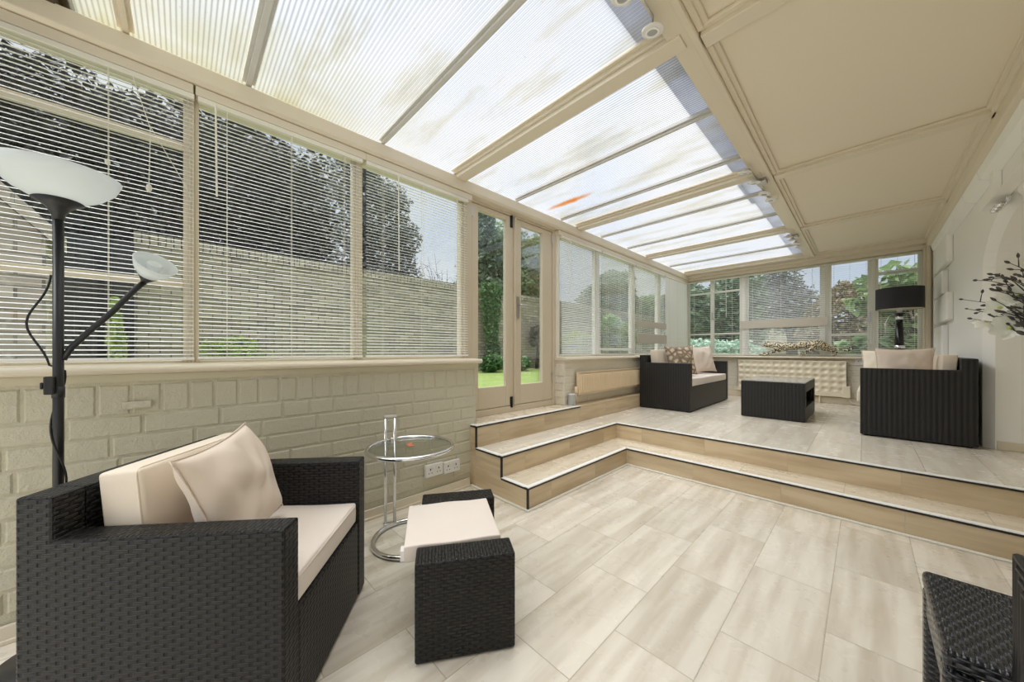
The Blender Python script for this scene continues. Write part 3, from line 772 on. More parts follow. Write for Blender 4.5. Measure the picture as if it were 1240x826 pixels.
def tub_seat(name, label, cat, origin, ang, W, D, arm=.635, back=.738, th=.08, rail=.345, mat='rattan', group=None, feet=True):
    """local +x is the front, local y runs from the near arm (0) to the far arm (W); x from -D to 0"""
    t = thing(name, label, cat, origin, ang, group)
    for y0, y1 in ((0, th), (W-th, W)):
        b = BM(); prism(b, [(-D, .012), (0, .012), (0, arm), (-D+.087, arm), (-D+.087, back), (-D, back)], 'y', y0, y1); obj('arm', b, mat, t, uv=True, bevel=.007, seg=2)
    b = BM(); box(b, -D, -D+.087, th-.001, W-th+.001, .012, back); obj('backrest', b, mat, t, uv=True, bevel=.004)
    b = BM(); box(b, -.045, -.002, th+.001, W-th-.001, .012, rail); obj('front_panel', b, mat, t, uv=True, bevel=.008)
    b = BM(); box(b, -D+.09, -.047, th+.001, W-th-.001, .2, rail-.03); obj('seat_deck', b, mat, t, uv=True)
    for x in (-D+.04, -.04):
        for y in (.04, W-.04):
            b = BM(); lathe(b, [(.018, 0), (.018, .013)], (x, y, 0), 12); obj('foot', b, 'black_rubber', t)
    return t
# --- near armchair
AO, AA = Vector((-1.125, .205, 0)), math.atan2(.785, .62)
AT = frame(AO, AA); AW, AD = .68, .66
ARM_H = .622
tub_seat('armchair', 'black woven rattan armchair in front of the brick wall, nearest the camera', 'chair', AO, AA, AW, AD, ARM_H)
c = cushion('seat_cushion', .555, .508, .088, 'seat_fabric', .10); put(c, AT @ Matrix.Translation((-.288, AW/2, .318+.046)))
c.location.z = .394
tag(c, 'cream seat cushion of the near rattan armchair', 'cushion'); piping(c, .555, .51, .034, .003, 'seat_fabric')
c = cushion('back_cushion', .50, .315, .115, 'back_fabric', .22); put(c, upright(AT, (-.487, AW/2, .456+.158), 0, .10))
tag(c, 'ecru back cushion standing in the near rattan armchair', 'cushion'); piping(c, .50, .315, .048, .003)
c = pillow('throw_pillow', .41, .375, .15, 'pillow_fabric', 3.); put(c, upright(AT, (-.30, .272, .458+.186), .12, .34, .07))
tag(c, 'creased beige throw pillow leaning in the near rattan armchair', 'pillow')

# --- footstool
FO, FA = Vector((-1.107, .591, 0)), math.atan2(.847, .531)
t = thing('footstool', 'black woven rattan footstool with two upright ends, in front of the armchair', 'stool', FO, FA)
for y0, y1 in ((0, .112), (.5, .612)):
    b = BM(); box(b, 0, .365, y0, y1, .008, .365); obj('end_panel', b, 'rattan', t, uv=True, bevel=.007, seg=2)
b = BM(); box(b, .02, .345, .113, .499, .22, .300); obj('seat_deck', b, 'rattan', t, uv=True, bevel=.008)
for x in (.03, .335):
    for y in (.05, .56):
        b = BM(); lathe(b, [(.016, 0), (.016, .009)], (x, y, 0), 10); obj('foot', b, 'black_rubber', t)
FT = frame(FO, FA)
c = cushion('footstool_cushion', .38, .362, .062, 'seat_fabric', .12, bev=.014); put(c, FT @ Matrix.Translation((.137, .306, .3345)) @ Matrix.Rotation(.03, 4, 'Z'))
tag(c, 'cream cushion on the rattan footstool, pushed out at one side', 'cushion')
b = BM(); box(b, -.205, -.188, -.17, -.13, -.03, .01); tag(obj('strap', b, 'plastic_white', c), 'white fixing strap')

# --- glass side table
TC = Vector((-1.885, .982, 0))
t = thing('side_table', 'chrome side table with a round glass top beside the armchair', 'table', TC)
bm = BM(); tube(bm, [(.245*math.cos(a), .245*math.sin(a), .55) for a in (2*PI*i/64 for i in range(64))], .0125, 12, closed=True); obj('top_ring', bm, 'chrome', t, smooth=True)
bm = BM(); lathe(bm, [(.0, .5465), (.236, .5465), (.236, .5545), (.0, .5545)], (0, 0, 0), 64); tag(obj('glass_top', bm, 'tableglass', t), 'clear round glass')
bm = BM(); N = 52; a0, a1 = PI+.15-2.7, PI+.15+2.7
tube(bm, [(.212*math.cos(a0+(a1-a0)*i/N), .212*math.sin(a0+(a1-a0)*i/N), .014) for i in range(N+1)], .0135, 12); obj('base_ring', bm, 'chrome', t, smooth=True)
pc = [(-.228, -.055), (-.205, -.005)]
for i, (x, y) in enumerate(pc):
    bm = BM(); tube(bm, [(x, y, .028), (x, y, .70)], .0095, 14); obj('post', bm, 'chrome', t, smooth=True)
bm = BM(); d = Vector((pc[1][0]-pc[0][0], pc[1][1]-pc[0][1], 0)).normalized(); n = Vector((-d.y, d.x, 0))
R = Matrix((d, n, Vector((0, 0, 1)))).transposed().to_4x4(); R.translation = Vector((*pc[0], .70))
box(bm, -.013, .068, -.012, .012, 0, .02, R); obj('post_cap', bm, 'steel', t, bevel=.003)
bm = BM(); R.translation = Vector((*pc[0], .018)); box(bm, -.013, .068, -.012, .012, 0, .014, R); obj('post_foot', bm, 'steel', t, bevel=.003)
bm = BM(); box(bm, -.245, -.19, -.035, -.02, .535, .562); obj('clamp', bm, 'chrome', t, bevel=.003)
bm = BM()
for k, (x, y, a) in enumerate(((0, 0, .3), (.022, .006, 1.2), (-.016, .014, 2.1))):
    R = Matrix.Translation((TC.x-.02+x, TC.y+.0+y, .556+.0015*k)) @ Matrix.Rotation(a, 4, 'Z')
    prism_pts = [(-.02, -.007), (0, -.011), (.022, 0), (0, .011), (-.02, .007)]
    A = [bm.verts.new(R @ Vector((p, q, .0))) for p, q in prism_pts]; B = [bm.verts.new(R @ Vector((p, q, .0012))) for p, q in prism_pts]
    bm.faces.new(A[::-1]); bm.faces.new(B)
    for i in range(5): bm.faces.new((A[i], A[(i+1) % 5], B[(i+1) % 5], B[i]))
tag(obj('paper_tag', bm, 'orange'), 'small orange scrap lying on the round glass table top', 'scrap')

# --- uplighter floor lamp
LX, LY = -2.05, -.325
t = thing('floor_lamp', 'black floor lamp with white uplighter bowl and reading arm, beside the armchair', 'lamp', (LX, LY, 0))
bm = BM(); lathe(bm, [(.155, 0), (.158, .006), (.15, .016), (.03, .03), (.014, .034)], (0, 0, 0), 48); obj('base', bm, 'black_metal', t, smooth=True)
bm = BM(); tube(bm, [(0, 0, .03), (0, 0, 1.62)], .0135, 16); lathe(bm, [(.016, .95), (.016, .99)], (0, 0, 0), 16); lathe(bm, [(.0155, .42), (.0155, .44)], (0, 0, 0), 16); obj('pole', bm, 'black_metal', t, smooth=True)
bm = BM(); lathe(bm, [(.0145, 1.60), (.017, 1.62), (.03, 1.645), (.062, 1.668), (.058, 1.671), (.0, 1.66)], (0, 0, 0), 32); obj('socket_cone', bm, 'black_metal', t, smooth=True)
bm = BM(); pr = [(.02, 1.664), (.06, 1.672), (.105, 1.70), (.14, 1.737), (.155, 1.775)]
lathe(bm, pr+[(.152, 1.776), (.137, 1.741), (.103, 1.704), (.058, 1.676), (.02, 1.668)], (0, 0, 0), 56); tag(obj('uplighter_shade', bm, 'opal', t, smooth=True), 'white opal bowl')
# reading arm towards +y
arm = [(0, .01, 1.09), (0, .03, 1.135), (.003, .075, 1.20), (.006, .13, 1.275), (.008, .19, 1.37), (.008, .222, 1.412)]
bm = BM(); tube(bm, arm, .010, 12); ra = obj('reading_arm', bm, 'black_metal', t, smooth=True)
ax = Vector((.62, .36, .70)).normalized(); q = Vector((0, 0, 1)).rotation_difference(ax).to_matrix().to_4x4()
hp = Vector((.008, .215, 1.405))
bm = BM(); lathe(bm, [(.010, -.005), (.013, .004), (.03, .03), (.029, .033), (.0, .03)], hp, 24, q); obj('socket_cone', bm, 'black_metal', t, smooth=True)
bm = BM(); lathe(bm, [(.018, .027), (.034, .036), (.054, .062), (.068, .098), (.066, .0985), (.051, .064), (.032, .04), (.018, .031)], hp, 36, q); tag(obj('reading_shade', bm, 'opal', t, smooth=True), 'small white opal bowl')
bm = BM(); lathe(bm, [(.0, .05), (.018, .055), (.024, .08), (.024, .092), (.019, .094), (.0, .088)], hp, 20, q); obj('bulb', bm, 'opal', t, smooth=True)
bm = BM()
pts = []
for i in range(60):
    f = i/59; z = 1.40-f*1.3
    bulge = .055*math.exp(-((z-1.22)/.1)**2)
    a = 2.6+f*20
    r = .0175
    pts.append((-.004+r*math.cos(a)*(z < 1.05)+(-.02)*(z >= 1.05), -.018*(z >= 1.05)-bulge+r*math.sin(a)*(z < 1.05), z))
tube(bm, pts, .0032, 6); obj('cable', bm, 'black_rubber', t, smooth=True)
bm = BM(); box(bm, .012, .034, -.028, -.004, .965, 1.03); box(bm, .018, .03, -.036, -.028, .985, 1.01); obj('foot_switch', bm, 'black_metal', t, bevel=.004)

# --- sofa in the far left corner (back to the left wall)
SO = Vector((-1.568, 4.71, PF)); SW, SD = 1.755, .675
tub_seat('sofa', 'black rattan two-seat sofa against the ribbed radiator, with several pillows', 'sofa', SO, 0., SW, SD, .637, .742, .085, .33, 'rattan_far')
T = frame(SO, 0)
for i in range(2):
    L = (SW-.19)/2
    c = cushion('seat_cushion', .555, L-.012, .10, 'seat_fabric', .06); put(c, T @ Matrix.Translation((-.283, .095+L*(i+.5), .383+.0)))
    tag(c, ('cream seat cushion of the left sofa, half nearest the steps', 'cream seat cushion of the left sofa, half below the plain square pillow')[i], 'cushion')
    c = cushion('back_cushion', L-.02, .36, .11, 'back_fabric', .2); put(c, upright(T, (-.502, .095+L*(i+.5), .455+.18), 0, .08))
    tag(c, ('ecru back cushion of the left sofa, behind the printed pillow', 'ecru back cushion of the left sofa, behind the plain square pillow')[i], 'cushion')
c = pillow('throw_pillow', .43, .43, .14, 'print_fabric', 8.); put(c, upright(T, (-.265, .42, .46+.205), -.7, .2, .05)); tag(c, 'printed grey beige pillow on the left sofa near the steps', 'pillow')
c = pillow('throw_pillow', .46, .44, .14, 'pillow_fabric', 5.); put(c, upright(T, (-.25, 1.30, .46+.21), -.45, .28, .05)); tag(c, 'plain square beige pillow at the far end of the left sofa', 'pillow')
bm = BM(); lathe(bm, [(.0, -.13), (.05, -.125), (.065, -.1), (.066, .1), (.05, .125), (.0, .13)], (0, 0, 0), 24)
c = obj('bolster', bm, 'pale_fabric', smooth=True); c.matrix_basis = T @ Matrix.Translation((-.27, .70, .458+.066)) @ Matrix.Rotation(1.2, 4, 'Z') @ Matrix.Rotation(PI/2, 4, 'Y'); tag(c, 'small pale rolled cushion between the pillows on the left sofa', 'cushion')
bm = BM(); lathe(bm, [(.035, .131), (.04, .1315), (.0, .132)], (0, 0, 0), 20); obj('end_disc', bm, 'back_fabric', c)

# --- coffee table
CO = Vector((-1.066, 4.965, PF)); CW, CL, CH_ = .605, 1.04, .445
t = thing('coffee_table', 'low black rattan coffee table with a glass top, between the two sofas', 'table', CO)
b = BM(); box(b, 0, CW, 0, .05, .005, CH_-.01); obj('side_panel', b, 'rattan_far', t, uv=True, bevel=.006)
b = BM(); box(b, 0, CW, CL-.05, CL, .005, CH_-.01); obj('side_panel', b, 'rattan_far', t, uv=True, bevel=.006)
for x0, x1 in ((0, .04), (CW-.04, CW)):
    b = BM(); box(b, x0, x1, .051, CL-.051, .005, .155); box(b, x0, x1, .051, CL-.051, .33, CH_-.01); box(b, x0, x1, .051, .10, .155, .33); box(b, x0, x1, CL-.10, CL-.051, .155, .33); obj('end_frame', b, 'rattan_far', t, uv=True, bevel=.004)
b = BM(); box(b, .041, CW-.041, .051, CL-.051, .13, .15); obj('shelf', b, 'rattan_far', t, uv=True)
b = BM(); box(b, .004, CW-.004, .004, CL-.004, CH_-.009, CH_); tag(obj('glass_top', b, 'glass_reflection', t, bevel=.002), 'glass with reflected light put in as grey')

# --- right sofa (back to the right wall, so local +x points to -x)
RO, RA = Vector((-.018, 5.905, PF)), PI-.012
RW, RD = 1.27, .672
tub_seat('sofa', 'black rattan sofa standing with its back to the white masonry wall', 'sofa', RO, RA, RW, RD, .637, .735, .085, .30, 'rattan_far')
T = frame(RO, RA)
c = cushion('seat_cushion', .58, RW-.186, .11, 'pale_fabric', .06); put(c, T @ Matrix.Translation((-.268, RW/2, .360))); tag(c, 'pale seat cushion of the sofa by the masonry wall', 'cushion')
c = cushion('back_cushion', RW-.20, .34, .085, 'back_fabric', .15); put(c, upright(T, (-.531, RW/2, .425+.17), 0, .05)); tag(c, 'ecru back cushion of the sofa by the masonry wall', 'cushion')
c = pillow('throw_pillow', .385, .40, .13, 'pillow_fabric', 11.); put(c, upright(T, (-.285, RW-.31, .432+.20), PI/2, .16, .0)); tag(c, 'large beige pillow on the right sofa, next to the near arm', 'pillow')
c = pillow('throw_pillow', .40, .40, .13, 'pale_fabric', 13.); put(c, upright(T, (-.19, RW-.62, .432+.192), PI/2-.15, .3, .03)); tag(c, 'pale cream pillow on the right sofa, behind the large beige pillow', 'pillow')

# --- drum lamp behind the right sofa
t = thing('floor_lamp', 'tall dark lamp with a black drum shade behind the right sofa', 'lamp', (.305, 6.60, PF))
bm = BM(); lathe(bm, [(.15, 0), (.15, .02), (.05, .04), (.04, .06)], (0, 0, 0), 36); obj('base', bm, 'gloss_black', t, smooth=True)
bm = BM(); lathe(bm, [(.04, .06), (.046, .5), (.048, .83)], (0, 0, 0), 28); obj('stem', bm, 'gloss_black', t, smooth=True)
bm = BM(); lathe(bm, [(.047, .831), (.049, .835), (.049, .868), (.045, .872)], (0, 0, 0), 28); obj('collar', bm, 'chrome', t, smooth=True)
bm = BM(); lathe(bm, [(.043, .873), (.042, .9), (.031, 1.20)], (0, 0, 0), 28); obj('stem', bm, 'gloss_black', t, smooth=True)
bm = BM(); lathe(bm, [(.034, 1.201), (.036, 1.205), (.036, 1.235), (.034, 1.239)], (0, 0, 0), 28); obj('collar', bm, 'chrome', t, smooth=True)
bm = BM(); lathe(bm, [(.033, 1.24), (.033, 1.262), (.055, 1.275), (.055, 1.283), (.02, 1.285)], (0, 0, 0), 28); obj('neck', bm, 'gloss_black', t, smooth=True)
bm = BM(); lathe(bm, [(.018, 1.286), (.022, 1.29), (.024, 1.33), (.016, 1.345), (.014, 1.40), (.0, 1.41)], (0, 0, 0), 20); obj('lamp_holder', bm, 'plastic_white', t, smooth=True)
bm = BM(); lathe(bm, [(.205, 1.335), (.211, 1.335), (.211, 1.60), (.205, 1.60)], (0, 0, 0), 56, close=True); obj('shade', bm, 'shade_black', t, smooth=False)
bm = BM(); lathe(bm, [(.2025, 1.337), (.2045, 1.337), (.2045, 1.598), (.2025, 1.598)], (0, 0, 0), 56, close=True)
for k in range(3):
    a = 2*PI*k/3+.3; tube(bm, [(.02*math.cos(a), .02*math.sin(a), 1.34), (.2025*math.cos(a), .2025*math.sin(a), 1.36)], .003, 5)
tag(obj('shade_lining', bm, 'shade_in', t), 'cream lining of the shade')
bm = BM(); tube(bm, [(-.03, -.02, 1.275), (-.09, -.03, 1.25), (-.125, -.03, 1.15), (-.12, -.03, 1.03)], .004, 6); obj('cord', bm, 'plastic_white', t, smooth=True)
bm = BM(); tube(bm, [(.04, -.04, 1.285), (.10, -.05, 1.27), (.11, -.05, 1.22)], .003, 5); lathe(bm, [(.0, -.02), (.011, -.012), (.011, .008), (.0, .014)], (.11, -.05, 1.215), 10); obj('pull_switch', bm, 'plastic_white', t, smooth=True)

# --- woven stool and ribbed chair at the right edge
t = thing('stool', 'low blue-black woven cane stool cut by the bottom right of the photo', 'stool', (.125, 1.272, 0))
b = BM(); box(b, 0, .44, 0, .42, .385, .43); obj('seat', b, 'cane', t, uv=True, bevel=.014, seg=3)
for x0 in (0, .38):
    for y0 in (0, .36):
        b = BM(); box(b, x0+.001, x0+.059, y0+.001, y0+.059, 0, .383); obj('leg', b, 'cane', t, uv=True, bevel=.012, seg=2)
for (x0, x1, y0, y1) in ((.004, .03, .062, .358), (.41, .436, .062, .358), (.062, .378, .004, .03), (.062, .378, .39, .416)):
    b = BM(); box(b, x0, x1, y0, y1, .315, .383); obj('apron', b, 'cane', t, uv=True, bevel=.006)
t = thing('chair', 'dark chair of ribbed cane strands at the right edge, in front of the stool', 'chair', (.214, .72, 0))
CD = .54
for x in (0, .50):
    b = BM()
    for k in range(4):
        q = .009+.018*k
        tube(b, [(x+.009, q, 0), (x+.009, q, .70-q), (x+.009, CD-q, .70-q), (x+.009, CD-q, 0)], .009, 8)
    obj('side_frame', b, 'black_metal', t, smooth=True)
    b = BM(); box(b, x+.004, x+.014, .076, CD-.076, .12, .625); obj('side_panel', b, 'cane', t, uv=True)
b = BM(); box(b, .02, .498, .01, CD-.01, .40, .44); obj('seat', b, 'cane', t, uv=True, bevel=.01)
b = BM(); box(b, .02, .498, .01, .04, .442, .70); obj('backrest', b, 'cane', t, uv=True, bevel=.01)
b = BM()
for k in range(4): tube(b, [(.02, CD-.009-.018*k, .691), (.498, CD-.009-.018*k, .691)], .009, 8)
obj('top_rail', b, 'black_metal', t, smooth=True)

# ------------------------------------------------------------------ radiators and fittings
t = thing('radiator', 'cream ribbed panel radiator under the window right of the doors', 'radiator', (-2.33, 3.3, .61))
b = BM(); box(b, -2.335, -2.298, 3.30, 4.9, .615, .872)
y = 3.335
while y < 4.87:
    prism(b, [(-2.298, y-.013), (-2.280, y-.007), (-2.280, y+.007), (-2.298, y+.013)], 'z', .64, .85); y += .0335
obj('panel', b, 'radiator', t, world=True, bevel=.004)
b = BM(); box(b, -2.342, -2.290, 3.295, 4.905, .873, .879); obj('top_grille', b, 'radiator', t, world=True)
b = BM(); tube(b, [(-2.31, 3.262, .515), (-2.31, 3.262, .66)], .008); tube(b, [(-2.31, 3.262, .66), (-2.31, 3.30, .66)], .008); lathe(b, [(.018, .64), (.022, .65), (.022, .70), (.017, .715)], (-2.31, 3.262, 0), 16); obj('valve', b, 'radiator', t, world=True, smooth=True)
for y in (3.5, 4.6):
    b = BM(); box(b, -2.358, -2.336, y, y+.03, .65, .84); obj('bracket', b, 'radiator', t, world=True)

t = thing('radiator', 'pale radiator with a dimpled panel under the back windows', 'radiator', (-.87, 7.1, .43))
nx, nz = 96, 40; X0, X1, Zr0, Zr1 = -1.565, -.185, .50, .962
V_, F_ = [], []
for i in range(nx+1):
    for j in range(nz+1):
        u, w = i/nx, j/nz
        du = (u*14) % 1-.5; dw = (w*5) % 1-.5
        rr = math.hypot(du/.42, dw/.40)
        dep = .022*(1-min(1, rr)**2) if .02 < u < .98 else 0
        V_.append((X0+(X1-X0)*u, 7.065+dep, Zr0+(Zr1-Zr0)*w))
for i in range(nx):
    for j in range(nz): a = i*(nz+1)+j; F_.append((a, a+nz+1, a+nz+2, a+1))
p = from_np('front_panel', V_, F_, 'radiator_pale', t, world=True, smooth=True)
b = BM(); box(b, X0, X1, 7.09, 7.12, Zr0, Zr1); box(b, X0, X0+.006, 7.065, 7.12, Zr0, Zr1); box(b, X1-.006, X1, 7.065, 7.12, Zr0, Zr1); box(b, X0, X1, 7.063, 7.12, Zr1, Zr1+.012); obj('body', b, 'radiator_pale', t, world=True)
b = BM(); box(b, X0-.01, X1, 7.06, 7.118, .435, .498); obj('skirt_rail', b, 'radiator_pale', t, world=True, bevel=.006)
b = BM(); box(b, X1-.05, X1+.035, 7.05, 7.118, .43, .60); obj('control_box', b, 'radiator_pale', t, world=True, bevel=.006)
b = BM(); tube(b, [(X1, 7.09, .43), (X1+.05, 7.08, .36), (X1+.16, 7.06, .333), (X1+.25, 7.05, .331)], .005, 6); obj('cord', b, 'plastic_white', t, world=True, smooth=True)
for x in (-1.2, -.5):
    b = BM(); box(b, x, x+.02, 7.08, 7.118, PF, .436); obj('leg', b, 'radiator_pale', t, world=True)

def socket(P, label, w=.148, h=.09, th=.028):
    """P maps (s, n, z) to the world"""
    o = P(0, 0, 0)
    t = thing('wall_socket', label, 'socket', o, 0)
    b = BM(); pbox(b, P, -w/2, w/2, 0, th, -h/2, h/2); obj('plate', b, 'plastic_white', t, world=True, bevel=.004)
    for s in (-.036, .036):
        b = BM(); pbox(b, P, s-.004, s+.004, th, th+.0012, .004, .018); pbox(b, P, s-.016, s-.009, th, th+.0012, -.02, -.014); pbox(b, P, s+.009, s+.016, th, th+.0012, -.02, -.014)
        obj('pin_holes', b, 'black_rubber', t, world=True)
    for s in (-.014, .014):
        b = BM(); pbox(b, P, s-.008, s+.008, th, th+.004, .012, .032); obj('switch', b, 'plastic_white', t, world=True, bevel=.002)
socket(lambda s, n, z: (-2.291+n, 1.375+s, .222+z), 'double white wall socket low on the brick wall, the one nearer the side table')
socket(lambda s, n, z: (-2.291+n, 1.532+s, .212+z), 'double white wall socket low on the brick wall, the one nearer the steps')
socket(lambda s, n, z: (-.03+s, 7.142-n, .962+z), 'double wall socket under the back sill, above the right sofa arm', th=.012)
b = BM(); box(b, -2.292, -2.278, -.19, -.10, .862, .895); o = obj('socket_blanking_plate', b, 'pbrick', bevel=.004); tag(o, 'small painted-over plate on the brick wall under the left sill', 'plate')
t = thing('canister', 'grey cylindrical canister on the step edge beside the ribbed radiator', 'canister', (-2.315, 3.185, Z3+.001))
bm = BM(); lathe(bm, [(.04, 0), (.043, .004), (.043, .112), (.04, .118)], (0, 0, .006), 28); obj('body', bm, 'tray_gray', t, smooth=False)
bm = BM(); lathe(bm, [(.039, .119), (.037, .1245), (.0, .125)], (0, 0, .006), 28); obj('lid', bm, 'plastic_white', t)
bm = BM(); tube(bm, [(-.03, -.03, .004), (-.04, -.07, .004), (-.02, -.10, .004)], .003, 6); obj('cord', bm, 'plastic_white', t)
bm = BM(); lathe(bm, [(.044, 0), (.044, .006)], (0, 0, 0), 28); obj('foot_ring', bm, 'plastic_white', t)

def spot_cluster(yb, heads, label, r=.046):
    t = thing('ceiling_spotlight', label, 'spotlight', (-.63, yb, 2.59), 0, 'chrome spotlight bars on the roof beam')
    b = BM(); box(b, -.655, -.585, yb-.05, yb+.05, 2.567, 2.597); obj('mounting_plate', b, 'steel', t, world=True, bevel=.004)
    for (x, y, tilt) in heads:
        b = BM(); tube(b, [(-.63, yb+(.03 if y > yb else -.03), 2.572), (-.64, y+(-.03 if y > yb else .03), 2.575), (x, y, 2.567)], .0045, 8); obj('arm', b, 'steel', t, world=True, smooth=True)
        q = Matrix.Rotation(tilt, 4, 'X') @ Matrix.Rotation(.12, 4, 'Y')
        b = BM(); lathe(b, [(.012, .022), (.018, .018), (.03, .006), (r, .0), (r, -.006), (r-.004, -.008), (r-.02, -.0085)], (x, y, 2.545), 32, q); hd = obj('lamp_head', b, 'plastic_white', t, world=True, smooth=False)
        b = BM(); lathe(b, [(r-.016, -.0095), (r-.024, -.0095), (r-.024, -.0125), (r-.016, -.0125)], (x, y, 2.545), 32, q, close=True); obj('lens_ring', b, 'slat', hd)
        b = BM(); lathe(b, [(.0, -.0088), (r-.025, -.0088), (r-.025, -.010), (0, -.010)], (x, y, 2.545), 28, q); obj('lens', b, 'tray_gray', hd)
spot_cluster(1.08, ((-.655, 1.50, .1), (-.675, 1.27, .1), (-.65, .85, 0), (-.65, .62, 0)), 'chrome spotlight bar on the roof beam nearest the camera, two discs in view')
spot_cluster(3.60, ((-.665, 3.22, .15), (-.65, 3.47, .1), (-.63, 3.78, -.1), (-.615, 3.98, -.1)), 'chrome spotlight bar with four heads at the middle of the roof beam')
spot_cluster(5.62, ((-.665, 5.42, .15), (-.65, 5.60, .1), (-.64, 5.84, -.1), (-.63, 6.05, -.1)), 'chrome spotlight bar at the far end of the roof beam near the back windows')
t = thing('wall_lamp', 'chrome wall lamp bracket under the stone label of the arch', 'lamp', (.655, 4.08, 2.11))
b = BM(); box(b, .655, .672, 3.95, 4.17, 2.115, 2.155); obj('mounting_plate', b, 'chrome', t, world=True, bevel=.006)
for y in (4.0, 4.07, 4.14):
    b = BM(); lathe(b, [(.0, .0), (.016, .003), (.022, .02), (.016, .034), (.0, .038)], (.638, y, 2.10), 16); obj('lamp_head', b, 'chrome', t, world=True, smooth=True)

# ------------------------------------------------------------------ silk magnolia branches at the right edge
VX, VY = .585, 2.62
t = thing('flower_arrangement', 'silk magnolia branches with white blooms and dark buds, in front of the arch', 'flowers', (VX, VY, 0))
bm = BM(); lathe(bm, [(.07, .0), (.08, .01), (.075, .3), (.055, .7), (.05, .95), (.06, 1.0), (.053, 1.0), (.044, .94), (.0, .9)], (VX, VY, 0), 28); obj('vase', bm, 'gloss_black', t, world=True, smooth=True)
rb = random.Random(5)
ends = [(.40, 2.92, 1.335), (.42, 2.99, 1.28), (.41, 2.90, 1.225), (.43, 2.80, 1.40), (.50, 2.94, 1.50), (.53, 2.83, 1.55), (.50, 2.78, 1.44), (.52, 2.75, 1.50), (.55, 2.70, 1.55), (.47, 2.84, 1.36), (.46, 2.76, 1.31), (.53, 2.9, 1.42), (.57, 2.85, 1.47), (.52, 2.68, 1.37)]
buds = []
# branch ends are given by where they stand in front of the wall; three of them reach far towards the window
ends = [(.41, 3.14, 1.30), (.38, 3.14, 1.41), (.427, 3.14, 1.51), (.396, 3.13, 1.355)]+[(rb.uniform(.445, .53), rb.uniform(2.84, 3.04), rb.uniform(1.27, 1.52)) for i in range(17)]+[(.49, 2.9, 1.55), (.47, 2.95, 1.50)]
for e in ends:
    s = Vector((VX, VY, .98)); e = Vector(e); k = Vector((VX-.015, VY+.16, max(1.12, e.z-.07)))
    pts = []
    for i in range(9):
        f = i/8; p = s*(1-f)**2+k*2*f*(1-f)+e*f*f
        p += Vector((rb.uniform(-1, 1), rb.uniform(-1, 1), rb.uniform(-1, 1)))*.006*(0 < i < 8); pts.append(p)
    bm = BM(); tube(bm, pts, [.0042-.00036*i for i in range(9)], 6); obj('branch', bm, 'twig', t, world=True, smooth=True)
    buds += [(pts[-1], (pts[-1]-pts[-2]).normalized())]
    for j in (3, 4, 5, 6, 7):
        if rb.random() < .9:
            d = ((pts[j+1]-pts[j]).normalized()+Vector((rb.uniform(-1, 1), rb.uniform(-1, 1), rb.uniform(-.4, 1)))*.9).normalized()
            q = pts[j]+d*rb.uniform(.03, .07)
            bm = BM(); tube(bm, [pts[j], pts[j].lerp(q, .5)+Vector((0, 0, .004)), q], [.0022, .0018, .0014], 5); obj('twig', bm, 'twig', t, world=True)
            buds.append((q, d))
for p, d in buds:
    q = Vector((0, 0, 1)).rotation_difference(d).to_matrix().to_4x4(); s = rb.uniform(.6, .95)
    bm = BM(); lathe(bm, [(.0, -.004*s), (.005*s, .002*s), (.0078*s, .013*s), (.006*s, .024*s), (.0, .036*s)], p, 8, q); obj('bud', bm, 'bud', t, world=True, smooth=True)
def bloom(p, d, s):
    q = Vector((0, 0, 1)).rotation_difference(Vector(d).normalized()).to_matrix().to_4x4(); q.translation = p
    V_, F_ = [], []
    for k in range(6):
        a = 2*PI*k/6+(.3 if k % 2 else 0); lift = .35 if k % 2 else .12
        b0 = len(V_); n = 6
        for i in range(n+1):
            f = i/n; wdt = math.sin(PI*min(1, f*.92+.05))**.7*.42
            for j in (-1, -.5, 0, .5, 1):
                r = f; cup = lift*f+.25*f*f-.18*j*j*0
                x, y, z = r, j*wdt, cup+.12*j*j
                V_.append(q @ (Vector((x*math.cos(a)-y*math.sin(a), x*math.sin(a)+y*math.cos(a), z))*s))
        for i in range(n):
            for j in range(4): c0 = b0+i*5+j; F_.append((c0, c0+1, c0+6, c0+5))
    o = from_np('bloom', [tuple(v) for v in V_], F_, 'petal', t, world=True, smooth=True)
    bm = BM(); lathe(bm, [(.0, 0), (.16*s, .02*s), (.14*s, .16*s), (.0, .24*s)], p, 12, q.to_3x3().to_4x4()); obj('flower_centre', bm, 'leafcentre', o)
for p, d, s in (((.496, 2.93, 1.235), (-.2, -.95, .15), .066), ((.468, 2.93, 1.335), (-.35, -.85, .35), .05), ((.438, 3.0, 1.275), (-.4, .5, -.75), .045), ((.512, 2.88, 1.385), (-.2, -.9, .3), .05), ((.52, 2.9, 1.30), (-.1, -.9, .3), .05)):
    bloom(Vector(p), d, s)

# ------------------------------------------------------------------ spotted cat ornament on the back sill
t = thing('cat_ornament', 'spotted big-cat figurine stalking along the back sill', 'ornament', (-.72, 7.118, 1.046))
def skin(name, joints, edges, mat, parent, sub=2):
    me = bpy.data.meshes.new(name); me.from_pydata([j[:3] for j in joints], edges, [])
    o = bpy.data.objects.new(name, me); COL.objects.link(o)
    sv = o.modifiers.new('skin', 'SKIN'); sv.use_smooth_shade = True
    for i, j in enumerate(joints):
        r = j[3]; me.skin_vertices[0].data[i].radius = (r, r*(j[4] if len(j) > 4 else 1))
        me.skin_vertices[0].data[i].use_root = (i == 0)
    ss = o.modifiers.new('sub', 'SUBSURF'); ss.levels = ss.render_levels = sub
    me.materials.append(M[mat]); o.parent = parent
    return o
